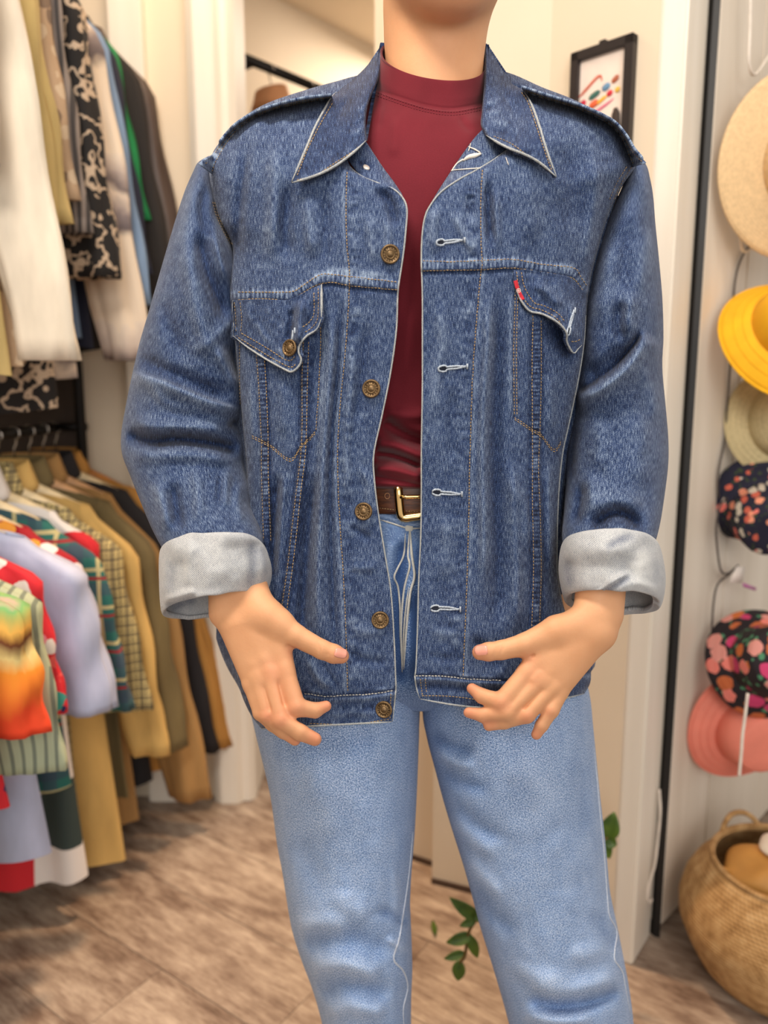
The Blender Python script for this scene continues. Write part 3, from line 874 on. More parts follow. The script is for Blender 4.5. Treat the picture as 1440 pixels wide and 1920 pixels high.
hat('bucket_hat', 'black bucket hat with large orange and pink flowers', 1440, 1240, .135, .072, .085, .108, .045, M_BIGF, (-24, -22, 0), None, 'bucket', None, .014)
coral = hat('sun_hat', 'coral pink cotton sun hat at the bottom of the wall', 1408, 1368, .095, .078, .06, .128, .018, M_CORAL, (8, -6, 0), None, 'bucket', M_CORAL, .006)

def on_panel(px, py, off):
    a = (px - 720) / FPX; b = (960 - py) / FPX
    d = np.array([a, CT + b * ST, -ST + b * CT])
    o0 = pb + pnorm * off
    k = np.dot(o0, pnorm) / (d[0] * pnorm[0] + d[1] * pnorm[1])
    return np.array([0, 0, CAMZ]) + d * k
def cord(name, pts, r, m, label, cat='cord', off=.02, group=None):
    p3 = np.array([on_panel(x_, y_, off) for x_, y_ in pts])
    n_ = 8 * len(pts)
    k_ = keyed(p3, n_)
    o = link(name, tube_mesh(name, k_, r, 6, [m]))
    return tag(o, label, cat, group)
M_WCORD = plain('white_cord', (228, 218, 206), .6)
M_BCORD = plain('dark_cord', (74, 66, 62), .6)
cord('hat_cord', [(1408, -30), (1406, 60), (1405, 120), (1416, 140), (1440, 108), (1452, 90)], .0030, M_WCORD, 'white cord looped above the straw hat', 'cord', .03)
cord('hat_cord', [(1386, 380), (1388, 440), (1393, 470), (1410, 465), (1440, 430)], .0026, M_WCORD, 'white cord loop hanging below the straw hat', 'cord', .03)
cord('hat_cord', [(1442, 420), (1395, 475), (1378, 530), (1374, 600), (1368, 700), (1362, 780), (1360, 820), (1348, 880), (1346, 920), (1352, 935), (1368, 918)], .0022, M_BCORD, 'dark cord running down beside the yellow hat', 'cord', .006)
cord('hat_cord', [(1380, 925), (1352, 945), (1343, 985), (1345, 1030), (1352, 1070), (1366, 1075), (1384, 1060), (1366, 1078), (1346, 1095), (1338, 1130), (1335, 1190), (1340, 1240)], .0022, M_BCORD, 'dark cord looping beside the navy flowered hat', 'cord', .022)
bpy.context.view_layer.update()
p3 = keyed(np.array([on_panel(x_, y_, .155) for x_, y_ in ((1402, 1300), (1396, 1350), (1392, 1380), (1390, 1410), (1386, 1455))]), 40)
cc_ = link('chin_cord', tube_mesh('chin_cord', p3, .0030, 6, [M_WCORD]), coral)
cc_.matrix_parent_inverse = coral.matrix_world.inverted()
tg = link('price_tag', grid_mesh('price_tag', np.array([[on_panel(1368, 1092, .035), on_panel(1392, 1094, .035)], [on_panel(1382, 1062, .04), on_panel(1398, 1064, .04)]]), None, None, [plain('tag_white', (238, 226, 216), .6)], 'cam', .0012))
tag(tg, 'small white paper price tag under the navy flowered hat', 'tag')
tg2 = link('price_tag', grid_mesh('price_tag', np.array([[on_panel(1394, 1093, .036), on_panel(1418, 1102, .036)], [on_panel(1394, 1100, .036), on_panel(1417, 1108, .036)]]), None, None, [plain('tag_purple', (186, 96, 160), .6)], 'cam', .0012))
tag(tg2, 'small purple tag strip beside the white price tag', 'tag')

# ================================================================== basket
bx, by = 0.775, 1.345
t = NT('seagrass', 0.85)
x, y, z = t.sep(t.obj())
an = t.math('ARCTAN2', y, x)
ru = t.math('SINE', t.math('MULTIPLY', z, 2 * math.pi / 0.0062))
tw = t.math('SINE', t.math('ADD', t.math('MULTIPLY', an, 120.0), t.math('MULTIPLY', z, 2 * math.pi / 0.0124)))
n = t.noise(t.obj(), 45, 4)
f = t.math('ADD', t.math('ADD', t.math('MULTIPLY', ru, 0.06), t.math('MULTIPLY', tw, 0.05)), n)
t.color(t.ramp(f, [(0.25, srgb(150, 112, 66)), (0.5, srgb(188, 148, 96)), (0.8, srgb(214, 178, 128))]))
t.bump(t.math('ADD', ru, t.math('MULTIPLY', tw, 0.5)), 0.5, 0.002)
M_SEA = t.m
basket = empty('seagrass_basket', (bx, by, 0))
tag(basket, 'round tan woven seagrass basket on the floor', 'basket')
prof = [(0.0, .003), (.10, .002), (.128, .006), (.150, .03), (.172, .07), (.188, .11), (.190, .14), (.182, .175), (.166, .205), (.147, .228), (.136, .238), (.133, .243), (.128, .238), (.142, .222), (.158, .20), (.174, .17), (.182, .14), (.180, .11), (.164, .07), (.142, .035), (.12, .012), (.0, .010)]
bo = link('basket_body', lathe_mesh('basket_body', prof, 72, [M_SEA]), basket)
th = np.linspace(0, 2 * math.pi, 64, endpoint=False)
link('rim', tube_mesh('rim', [np.array([.1345 * math.cos(a), .1345 * math.sin(a), .241]) for a in th], .0052, 8, [M_SEA], True), basket)
for a0 in (math.radians(105), math.radians(305)):
    hp = []
    for s in np.linspace(-1, 1, 18):
        a = a0 + s * .34
        hp.append(np.array([(.137 + .006 * (1 - s * s)) * math.cos(a), (.137 + .006 * (1 - s * s)) * math.sin(a), .238 + .03 * (1 - abs(s) ** 2.4)]))
    link('handle', tube_mesh('handle', hp, .0055, 8, [M_SEA]), basket)
# things in the basket
M_TANB = cloth('tan_leather', (206, 150, 76), .55, .06)
def cushion(name, loc, sx, sy, sz, m, rz, rx, ry, label, cat, seed):
    n1, m1 = 24, 30
    u = np.linspace(-math.pi / 2, math.pi / 2, n1)[:, None]; v = np.linspace(0, 2 * math.pi, m1)[None, :]
    sp = lambda q_, e: np.sign(q_) * np.abs(q_) ** e
    X = sx * sp(np.cos(u), .6) * sp(np.cos(v), .6); Y_ = sy * sp(np.cos(u), .6) * sp(np.sin(v), .6); Z = sz * sp(np.sin(u), .9) + 0 * v
    Z = Z * (1 + .25 * np.sin(X * 60 + seed) * np.cos(Y_ * 50 + seed))
    Z = Z + .006 * np.sin(X * 45 + seed)
    o = link(name, grid_mesh(name, np.stack([X, Y_, Z], -1), None, None, [m], 'out'))
    o.location = loc; o.rotation_euler = (rx, ry, rz)
    return tag(o, label, cat)
cushion('black_bag', (bx - .01, by - .02, .150), .115, .115, .045, cloth('black_nylon', (22, 20, 24), .5), .3, .05, .0, 'black bag at the bottom of the basket', 'bag', 1)
tb = cushion('tan_bag', (bx - .015, by + .015, .205), .090, .062, .026, M_TANB, -.5, .18, .12, 'tan leather bag lying in the basket', 'bag', 2)
wb = cushion('cream_pouch', (bx + .035, by + .02, .238), .075, .036, .012, cloth('cream_cloth', (240, 226, 204), .8, .03), -.55, .2, .25, 'cream cloth pouch on top of the tan bag', 'bag', 3)
sp_ = [np.array([-.075, -.03, .0]), np.array([-.09, -.055, .02]), np.array([-.07, -.085, .03]), np.array([-.03, -.09, .025]), np.array([.02, -.075, .015]), np.array([.05, -.05, .0])]
link('strap', tube_mesh('strap', keyed(sp_, 30), .006, 8, [M_TANB]), tb)

# ================================================================== white cable in the gap
pts = [(1236, 1480, 1.44), (1238, 1520, 1.43), (1234, 1570, 1.43), (1228, 1620, 1.43), (1219, 1650, 1.43), (1214, 1680, 1.43), (1219, 1692, 1.43), (1222, 1686, 1.44)]
o = link('cable', tube_mesh('cable', keyed(np.array([P(*q_) for q_ in pts]), 50), .0028, 8, [M_WCORD]))
tag(o, 'white cable hanging in the gap beside the corner post', 'cable')

# ================================================================== plant behind the legs
plant = empty('potted_plant', (0.335, 1.30, 0))
tag(plant, 'leafy green potted plant standing behind the legs', 'plant')
pbx = np.array([0.335, 1.30, 0])
M_POT = plain('plant_pot', (120, 92, 74), .7)
t = NT('leaf_green', 0.45)
t.color(t.ramp(t.noise(t.obj(), 30, 2), [(.35, srgb(40, 72, 20)), (.65, srgb(84, 112, 30))]))
t.set(Transmission_Weight=0.0)
M_LEAF = t.m
M_STEM = plain('plant_stem', (104, 84, 40), .7)
link('pot', lathe_mesh('pot', [(0, .002), (.045, .002), (.058, .10), (.062, .10), (.062, .112), (.054, .112), (.052, .095), (0, .092)], 32, [M_POT]), plant)
def leaf(a, b, wdt, nrm):
    a = np.asarray(a, float); b = np.asarray(b, float)
    d = b - a; L = np.linalg.norm(d); d = d / L
    s = np.cross(d, nrm); s /= np.linalg.norm(s)
    nn_ = np.cross(s, d)
    V = []
    for v_ in np.linspace(0, 1, 9):
        hwid = wdt * math.sin(math.pi * min(1, v_ ** .8 * .98 + .01)) ** .8
        V.append([a + d * L * v_ + s * u_ * hwid + nn_ * (abs(u_) * hwid * .35 - .15 * L * v_ * v_) for u_ in np.linspace(-1, 1, 5)])
    return link('leaf', grid_mesh('leaf', np.array(V) - pbx, None, None, [M_LEAF], 'cam', .0006), plant)
def stem(pts3, r=.003):
    return link('stem', tube_mesh('stem', keyed(np.array(pts3) - pbx, 30), r, 6, [M_STEM]), plant)
yy = 1.22
sA = [np.array([.335, 1.30, .09]), P(960, 1560, 1.27), P(925, 1640, 1.24), P(905, 1705, yy), P(880, 1745, yy), P(872, 1790, yy), P(862, 1805, yy)]
stem(sA)
out = np.array([-.2, -1, .3])
for (x0, y0, x1, y1, w_) in ((900, 1722, 846, 1690, .012), (905, 1716, 890, 1722, .010), (893, 1722, 863, 1738, .008), (884, 1752, 838, 1770, .011), (882, 1752, 895, 1800, .010), (870, 1785, 834, 1800, .008), (862, 1800, 858, 1842, .012)):
    leaf(P(x0, y0, yy), P(x1, y1, yy - .01), w_, out)
sB = [np.array([.335, 1.30, .09]), P(1040, 1640, 1.30), P(1090, 1590, 1.30), P(1140, 1570, 1.30)]
stem(sB)
for (x0, y0, x1, y1, w_) in ((1136, 1572, 1152, 1528, .018), (1136, 1574, 1156, 1586, .014), (1128, 1575, 1144, 1612, .012), (1090, 1592, 1070, 1560, .014), (1040, 1640, 1020, 1600, .014), (1050, 1630, 1075, 1650, .014)):
    leaf(P(x0, y0, 1.30), P(x1, y1, 1.29), w_, out)
for k in range(6):
    a = k * 1.05 + .4
    leaf(np.array([.335 + .02 * math.cos(a), 1.30 + .02 * math.sin(a), .11 + .03 * k]), np.array([.335 + .060 * math.cos(a), 1.30 + .06 * math.sin(a), .15 + .035 * k]), .016, np.array([0, 0, 1.0]))
stem([np.array([.335, 1.30, .09]), np.array([.338, 1.302, .2]), np.array([.336, 1.30, .31])])
# fallen leaf on the floor
lf = link('fallen_leaf', grid_mesh('fallen_leaf', np.array([[P(812 + dx_, 1722 + 26 * v_, 1.50) * np.array([1, 1, 0]) + np.array([0, -.05 * v_ , .004]) + np.array([ (u_ * .006 * math.sin(math.pi * min(1, v_ + .02))), 0, abs(u_) * .002]) for u_ in (-1, -.5, 0, .5, 1)] for v_, dx_ in ((0, 0), (.25, 0), (.5, 1), (.75, 1), (1, 2))]), None, None, [M_LEAF], 'cam', .0008))
tag(lf, 'small green leaf fallen on the floor between the legs', 'leaf')
# ================================================================== the person
KPX = 1825.0                                   # pixels per metre at the person
BASE = np.array([0.06, 0.88, 0.0])             # between the feet

# ---- signed distance modelling for skin
class Field:
    def __init__(s, lo, hi, step):
        s.lo = np.array(lo, float); s.step = step
        s.n = np.ceil((np.array(hi) - s.lo) / step).astype(int) + 1
        s.ax = [s.lo[i] + step * np.arange(s.n[i]) for i in range(3)]
        s.f = np.full(s.n, 1e3, np.float32)
    def grids(s, sl):
        return np.meshgrid(s.ax[0][sl[0]], s.ax[1][sl[1]], s.ax[2][sl[2]], indexing='ij')
    def window(s, lo, hi):
        sl = []
        for i in range(3):
            a = int(np.clip(np.floor((lo[i] - s.lo[i]) / s.step), 0, s.n[i])); b = int(np.clip(np.ceil((hi[i] - s.lo[i]) / s.step) + 1, 0, s.n[i]))
            sl.append(slice(a, b))
        return tuple(sl)
    @staticmethod
    def smin(a, b, k):
        if k <= 0: return np.minimum(a, b)
        h = np.maximum(k - np.abs(a - b), 0) / k
        return np.minimum(a, b) - h * h * k * 0.25
    def add(s, d, sl, k): s.f[sl] = s.smin(s.f[sl], d, k)
    def cone(s, a, b, ra, rb, k, flat=None):
        """tapered capsule; flat=(axis, factor) squeezes it"""
        a = np.array(a, float); b = np.array(b, float)
        R = max(ra, rb) + 3 * k + 3 * s.step
        sl = s.window(np.minimum(a, b) - R, np.maximum(a, b) + R)
        X, Y, Z = s.grids(sl)
        ba = b - a; L2 = max(ba @ ba, 1e-9)
        h = np.clip(((X - a[0]) * ba[0] + (Y - a[1]) * ba[1] + (Z - a[2]) * ba[2]) / L2, 0, 1)
        q = [X - a[0] - ba[0] * h, Y - a[1] - ba[1] * h, Z - a[2] - ba[2] * h]
        if flat: q[flat[0]] = q[flat[0]] / flat[1]
        s.add((np.sqrt(q[0] ** 2 + q[1] ** 2 + q[2] ** 2) - (ra + (rb - ra) * h)).astype(np.float32), sl, k)
    def ellipsoid(s, c, r, k):
        c = np.array(c, float); r = np.array(r, float)
        R = r + 3 * k + 3 * s.step
        sl = s.window(c - R, c + R)
        X, Y, Z = s.grids(sl)
        e = np.sqrt(((X - c[0]) / r[0]) ** 2 + ((Y - c[1]) / r[1]) ** 2 + ((Z - c[2]) / r[2]) ** 2)
        s.add(((e - 1) * r.min()).astype(np.float32), sl, k)
    def dent(s, a, b, w, amp):
        """positive amp presses a groove along a segment"""
        a = np.array(a, float); b = np.array(b, float)
        R = 3 * w
        sl = s.window(np.minimum(a, b) - R, np.maximum(a, b) + R)
        X, Y, Z = s.grids(sl)
        ba = b - a; L2 = max(ba @ ba, 1e-9)
        h = np.clip(((X - a[0]) * ba[0] + (Y - a[1]) * ba[1] + (Z - a[2]) * ba[2]) / L2, 0, 1)
        d2 = (X - a[0] - ba[0] * h) ** 2 + (Y - a[1] - ba[1] * h) ** 2 + (Z - a[2] - ba[2] * h) ** 2
        s.f[sl] += (amp * np.exp(-d2 / (w * w))).astype(np.float32)
    def mesh(s):
        """surface nets -> verts (field coordinates), quads"""
        f = s.f; neg = f < 0
        n = np.array(f.shape)
        cs = tuple(n - 1)
        acc = np.zeros(cs + (3,), np.float32); cnt = np.zeros(cs, np.float32)
        corners = [(i, j, k) for i in (0, 1) for j in (0, 1) for k in (0, 1)]
        def sub(A, c): return A[c[0]:c[0] + cs[0], c[1]:c[1] + cs[1], c[2]:c[2] + cs[2]]
        for c in corners:
            for ax in range(3):
                if c[ax]: continue
                c2 = list(c); c2[ax] = 1
                fa, fb = sub(f, c), sub(f, c2)
                m = (fa < 0) != (fb < 0)
                if not m.any(): continue
                t_ = fa[m] / (fa[m] - fb[m])
                p = np.zeros((m.sum(), 3), np.float32); p[:] = c
                p[:, ax] += t_
                acc[m] += p; cnt[m] += 1
        act = cnt > 0
        idx = np.full(cs, -1, np.int64)
        idx[act] = np.arange(act.sum())
        ii = np.argwhere(act)
        V = s.lo + (ii + acc[act] / cnt[act][:, None]) * s.step
        Q = []
        for ax in range(3):
            b, c = (ax + 1) % 3, (ax + 2) % 3
            sa = [slice(None)] * 3; sb = [slice(None)] * 3
            sa[ax] = slice(0, -1); sb[ax] = slice(1, None)
            A = neg[tuple(sa)]; B = neg[tuple(sb)]
            for inward in (True, False):
                m = (A & ~B) if inward else (~A & B)
                e = np.argwhere(m)
                e = e[(e[:, b] > 0) & (e[:, c] > 0) & (e[:, b] < cs[b]) & (e[:, c] < cs[c])]
                if len(e) == 0: continue
                def cell(db, dc):
                    q = e.copy(); q[:, b] += db; q[:, c] += dc
                    return idx[q[:, 0], q[:, 1], q[:, 2]]
                q = np.stack([cell(-1, -1), cell(0, -1), cell(0, 0), cell(-1, 0)], 1)
                Q.append(q if inward else q[:, ::-1])
        Q = np.concatenate(Q)
        return V, Q[(Q >= 0).all(1)]

def relax(V, Q, it=2, lam=0.5):
    E = np.concatenate([Q[:, [0, 1]], Q[:, [1, 2]], Q[:, [2, 3]], Q[:, [3, 0]]])
    E = np.concatenate([E, E[:, ::-1]])
    for _ in range(it):
        s = np.zeros_like(V); c = np.zeros(len(V))
        for k in range(3): s[:, k] = np.bincount(E[:, 0], weights=V[E[:, 1], k], minlength=len(V))
        c = np.bincount(E[:, 0], minlength=len(V))
        V = V + lam * (s / c[:, None] - V)
    return V

HANDY = 0.737
def hand(palm, fingers, dents, bounds, reds):
    fl = Field(bounds[0], bounds[1], 1.9)
    for (a, b, ra, rb, k) in palm: fl.cone(a, b, ra, rb, k)
    base = fl.f
    for ch in fingers:
        g = Field(bounds[0], bounds[1], 1.9)
        for i in range(len(ch) - 1):
            g.cone(ch[i][:3], ch[i + 1][:3], ch[i][3], ch[i + 1][3], 5)
        base = Field.smin(base, g.f, ch[0][4] if len(ch[0]) > 4 else 7)
    fl.f = base
    for (a, b, w_, amp) in dents: fl.dent(a, b, w_, amp)
    V, Q = fl.mesh()
    V = relax(V, Q, 1, .5)
    red = np.zeros(len(V))
    for (c, r_, amp) in reds:
        red += amp * np.exp(-np.sum((V - np.array(c)) ** 2, 1) / r_ ** 2)
    W = P(V[:, 0], V[:, 1], HANDY + V[:, 2] / KPX)
    return W, Q, red

# viewer-left hand
palmL = [((418, 1045, 50), (419, 1150, 20), 29, 28, 14), ((460, 1045, 50), (482, 1146, 16), 29, 29, 14), ((440, 1045, 46), (452, 1150, 14), 30, 30, 18),
         ((492, 1158, 6), (533, 1258, -2), 27, 19, 16), ((470, 1166, 4), (505, 1264, -5), 27, 17.5, 14), ((450, 1172, 6), (482, 1272, -2), 26, 16, 14), ((434, 1176, 10), (470, 1284, 5), 24, 14, 14),
         ((484, 1150, 2), (522, 1168, -2), 30, 27, 16), ((520, 1180, 4), (530, 1235, 4), 22, 18, 14), ((455, 1100, 30), (496, 1152, 4), 30, 29, 20)]
fingL = [[(505, 1160, -2, 27, 16), (553, 1191, -8, 21.5), (604, 1218, -10, 18.2), (626, 1226, -8, 18), (640, 1230, -6, 14.6)],
         [(533, 1256, -4, 19, 9), (555, 1326, -14, 18.5), (590, 1332, -4, 14.5), (611, 1324, 2, 10.5)],
         [(505, 1262, -7, 17.5, 8), (526, 1350, -20, 16.0), (562, 1373, -14, 15.8), (590, 1386, -8, 13)],
         [(481, 1270, -3, 16, 8), (500, 1342, -12, 13.8), (530, 1370, -2, 13.2), (553, 1388, 4, 10.5)],
         [(469, 1284, 4, 13.8, 8), (487, 1338, -2, 12.3), (510, 1360, 8, 11), (530, 1376, 12, 10)]]
dentL = [((598, 1206, -30), (602, 1232, -27), 3, 2.4), ((605, 1204, -30), (610, 1231, -27), 2.8, 2.0), ((611, 1207, -28), (614, 1228, -26), 2.2, 1.1),
         ((541, 1212, -18), (556, 1220, -6), 4, 3.0), ((568, 1317, -12), (574, 1342, -8), 3, 1.6), ((582, 1320, -10), (586, 1345, -6), 2.6, 1.2),
         ((516, 1268, -16), (531, 1320, -24), 5.5, 2.6), ((492, 1272, -12), (508, 1330, -22), 5.5, 2.6), ((474, 1282, -6), (490, 1330, -12), 4.5, 2.4),
         ((505, 1345, -24), (509, 1352, -22), 3, 1.2), ((524, 1340, -32), (534, 1352, -34), 2.2, .8),
         ((496, 1236, -24), (515, 1270, -26), 11, -1.6), ((474, 1246, -20), (490, 1278, -20), 10, -1.3)]
redL = [((640, 1230, -10), 20, .8), ((611, 1322, 0), 20, .9), ((590, 1384, -10), 22, .9), ((553, 1386, 4), 20, .9), ((526, 1350, -30), 16, .7), ((500, 1342, -20), 14, .7), ((555, 1330, -25), 20, .5), ((510, 1256, -20), 24, .4), ((548, 1218, -10), 16, .5), ((530, 1300, -20), 40, .3)]
# viewer-right hand
palmR = [((1112, 1045, 50), (1104, 1146, 18), 28, 29, 14), ((1146, 1045, 50), (1138, 1150, 18), 27, 29, 14), ((1130, 1045, 46), (1122, 1150, 14), 28, 30, 18),
         ((1084, 1182, 6), (990, 1262, -2), 28, 20, 16), ((1096, 1192, 4), (1014, 1276, -5), 28, 18, 14), ((1108, 1196, 6), (1037, 1288, -2), 27, 16.5, 14), ((1120, 1192, 10), (1051, 1297, 5), 28, 14.5, 14),
         ((1096, 1165, 4), (1048, 1184, -2), 32, 29, 16), ((1020, 1205, 4), (1004, 1240, 4), 22, 18, 14), ((1136, 1100, 32), (1124, 1182, 12), 30, 32, 24)]
fingR = [[(1040, 1184, -2, 27, 16), (984, 1209, -8, 22), (940, 1219, -10, 18), (916, 1222, -8, 17.4), (900, 1223, -6, 14.8)],
         [(989, 1262, -4, 20, 9), (940, 1317, -16, 18.5), (904, 1305, -6, 14), (885, 1291, 0, 10.2)],
         [(1013, 1276, -7, 18, 8), (952, 1336, -16, 16.5), (906, 1341, -4, 13.5), (879, 1336, 2, 10.2)],
         [(1037, 1288, -3, 16.5, 8), (988, 1341, -14, 15.2), (946, 1354, -2, 13), (917, 1360, 2, 11)],
         [(1051, 1298, 4, 15, 6), (1034, 1332, -4, 14.3), (1016, 1360, 0, 12.3), (1006, 1377, 4, 10.2)]]
dentR = [((942, 1207, -30), (938, 1233, -27), 3, 2.4), ((935, 1206, -30), (930, 1232, -27), 2.8, 2.0), ((929, 1209, -28), (926, 1230, -26), 2.2, 1.1),
         ((1000, 1229, -18), (984, 1232, -6), 4, 3.0), ((926, 1300, -12), (922, 1328, -10), 3, 1.6), ((908, 1297, -10), (905, 1316, -8), 2.6, 1.0),
         ((1001, 1272, -14), (962, 1318, -24), 5.5, 2.6), ((1026, 1284, -12), (984, 1328, -20), 5.5, 2.6), ((1044, 1296, -6), (1032, 1316, -8), 4, 2.0),
         ((1010, 1262, -22), (1000, 1274, -24), 6, -2.0), ((1030, 1276, -20), (1022, 1286, -20), 6, -1.6)]
redR = [((898, 1223, -10), 20, .8), ((885, 1291, 0), 22, .9), ((879, 1336, 2), 22, .9), ((916, 1354, 2), 22, .9), ((1006, 1377, 4), 20, .9), ((940, 1320, -28), 20, .6), ((988, 1344, -24), 16, .6), ((1030, 1335, -14), 14, .5), ((1000, 1268, -20), 24, .35), ((992, 1230, -12), 16, .5)]
WL, QL, RL = hand(palmL, fingL, dentL, ((370, 985, -60), (670, 1410, 110)), redL)
WR, QR, RR = hand(palmR, fingR, dentR, ((860, 985, -60), (1190, 1400, 110)), redR)

# ---- body: head, neck, trunk, arms, legs (mostly under the clothes)
bf = Field((-0.42, 0.70, 0.02), (0.52, 1.08, 1.84), 0.0055)
cx = 0.055
def w3(px, py, Y): return P(px, py, Y)
bf.cone((cx, .90, .95), (cx, .905, 1.15), .105, .10, .03, (1, .8)); bf.cone((cx, .905, 1.15), (cx, .91, 1.36), .105, .11, .03, (1, .75))
bf.cone((cx - .095, .92, 1.375), (cx + .095, .92, 1.375), .040, .040, .03)
for sx, hipx, kx, ax_ in ((-1, -.04, -.022, -.0), (1, .165, .195, .23)):
    bf.cone((hipx, .90, .86), (kx, .895, .50), .078, .052, .03); bf.cone((kx, .895, .50), (ax_, .90, .10), .050, .036, .02)
    bf.cone((ax_, .905, .06), (ax_ + .02 * sx, .80, .035), .035, .030, .02)
# arms to the sleeves
bf.cone(w3(505, 350, .92), w3(350, 790, .905), .040, .036, .02); bf.cone(w3(350, 790, .905), w3(440, 1050, .776), .036, .018, .015)
bf.cone(w3(1085, 350, .92), w3(1168, 790, .90), .040, .036, .02); bf.cone(w3(1168, 790, .90), w3(1130, 1050, .776), .036, .018, .015)
VB, QB = bf.mesh(); VB = relax(VB, QB, 3, .5)
# neck and head, finer
hf = Field((-0.06, 0.72, 1.30), (0.20, 1.04, 1.86), 0.0034)
nb = P(812, 215, .893); nt = P(817, 10, .887)
hf.cone(nb, nt, .0525, .0520, .01)
hf.cone(P(816, 60, .888), P(819, -60, .885), .0520, .053, .01)
hc = P(838, -230, .885)                         # skull centre
hf.ellipsoid(hc + np.array([0, .025, .02]), (.074, .095, .098), .01)
hf.ellipsoid(hc + np.array([0, -.025, -.035]), (.064, .072, .085), .02)          # face
chin = P(845, -22, .800)
hf.ellipsoid(chin + np.array([0, .010, .010]), (.030, .026, .022), .02)
jl, jr = P(738, -70, .885), P(925, -70, .885)
hf.cone(chin + np.array([-.012, .012, .008]), jl + np.array([.010, 0, 0]), .022, .018, .02)
hf.cone(chin + np.array([.012, .012, .008]), jr - np.array([.010, 0, 0]), .022, .018, .02)
hf.ellipsoid(chin + np.array([0, .045, .022]), (.050, .055, .026), .02)
fx = chin[0]
hf.cone((fx, .775, chin[2] + .118), (fx, .752, chin[2] + .078), .009, .013, .012)   # nose
hf.ellipsoid((fx - .012, .767, chin[2] + .074), (.008, .010, .007), .006); hf.ellipsoid((fx + .012, .767, chin[2] + .074), (.008, .010, .007), .006)
hf.ellipsoid((fx, .774, chin[2] + .047), (.022, .010, .006), .006); hf.ellipsoid((fx, .776, chin[2] + .036), (.020, .010, .0065), .006)  # lips
for s_ in (-1, 1):
    hf.dent((fx + s_ * .030, .775, chin[2] + .120), (fx + s_ * .034, .775, chin[2] + .120), .014, .006)
    hf.ellipsoid((fx + s_ * .031, .792, chin[2] + .119), (.012, .012, .011), .003)
    hf.ellipsoid((hc[0] + s_ * .078, .905, chin[2] + .100), (.010, .020, .031), .006)
    hf.dent((hc[0] + s_ * .092, .898, chin[2] + .10), (hc[0] + s_ * .092, .898, chin[2] + .11), .010, .005)
hf.dent((fx - .018, .765, chin[2] + .0415), (fx + .018, .765, chin[2] + .0415), .004, .003)
VH, QH = hf.mesh(); VH = relax(VH, QH, 3, .5)
redH = .5 * np.exp(-np.sum(((VH - np.array([fx, .765, chin[2] + .042])) / np.array([.024, .03, .012])) ** 2, 1)) + .25 * np.exp(-np.sum((VH - chin) ** 2, 1) / .03 ** 2)
offs = np.cumsum([0, len(VB), len(VH), len(WL)])
Vall = np.concatenate([VB, VH, WL, WR]) - BASE
Qall = np.concatenate([QB + offs[0], QH + offs[1], QL[:, ::1] + offs[2], QR + offs[3]])
Rall = np.concatenate([np.zeros(len(VB)), redH, RL, RR])
t = NT('skin', 0.55)
n1 = t.noise(t.obj(), 28, 4, .6); n2 = t.noise(t.obj(), 420, 4, .65)
c = t.mix(n1, srgb(212, 153, 110), srgb(227, 173, 131))
c = t.mix(t.math('MULTIPLY', t.attr('red'), 0.60), c, srgb(216, 124, 98))
t.color(c)
t.bump(n2, 0.22, 0.0008)
t.b.inputs['Subsurface Weight'].default_value = 0.12
t.b.inputs['Subsurface Radius'].default_value = (0.010, 0.004, 0.002)
t.b.inputs['Subsurface Scale'].default_value = 0.6
t.b.inputs['Specular IOR Level'].default_value = 0.35
M_SKIN = t.m
person = link('person', mk_mesh('person', Vall, Qall, None, {'red': Rall}, True, [M_SKIN]))
person.location = BASE
tag(person, 'person in a blue denim jacket, maroon mock-neck top and light jeans, holding the jacket hem', 'person')

SKIN_BVH = BVHTree.FromPolygons((np.concatenate([WL, WR])).tolist(), np.concatenate([QL, QR + len(WL)]).tolist())
CAMV = Vector((0, 0, CAMZ))
def ray(bvh, px, py):
    d = Vector(P(px, py, 1.0)) - CAMV
    h = bvh.ray_cast(CAMV, d.normalized())
    return (None, None) if h[0] is None else (np.array(h[0]), np.array(h[1]))
M_NAIL = NT('nail', 0.25, srgb(232, 160, 140)).m
def nail(cpx, cpy, ang, L, Wd):
    """curved finger nail laid on the skin"""
    V = np.zeros((9, 9, 3)); ca, sa = math.cos(ang), math.sin(ang)
    for i, v_ in enumerate(np.linspace(-1, 1, 9)):
        for j, u_ in enumerate(np.linspace(-1, 1, 9)):
            e = math.sqrt(max(0, 1 - abs(v_) ** 4.0)) * .25 + .75
            if v_ > .5: e *= 1 - .45 * ((v_ - .5) / .5) ** 2
            x_ = v_ * L; y_ = u_ * Wd * e
            p_, n_ = ray(SKIN_BVH, cpx + x_ * ca - y_ * sa, cpy + x_ * sa + y_ * ca)
            if p_ is None: p_ = P(cpx, cpy, HANDY); n_ = np.array([0, -1, 0])
            V[i, j] = p_ + n_ * (.0005 + .0004 * (1 - u_ * u_))
    return link('thumbnail', grid_mesh('thumbnail', V - BASE, None, None, [M_NAIL], 'out', .0005, V.mean((0, 1)) - BASE + np.array([0, .05, 0])), person)
nail(639, 1225, math.radians(12), 11.5, 8.5)
nail(902, 1219, math.radians(180 - 4), 12, 9)
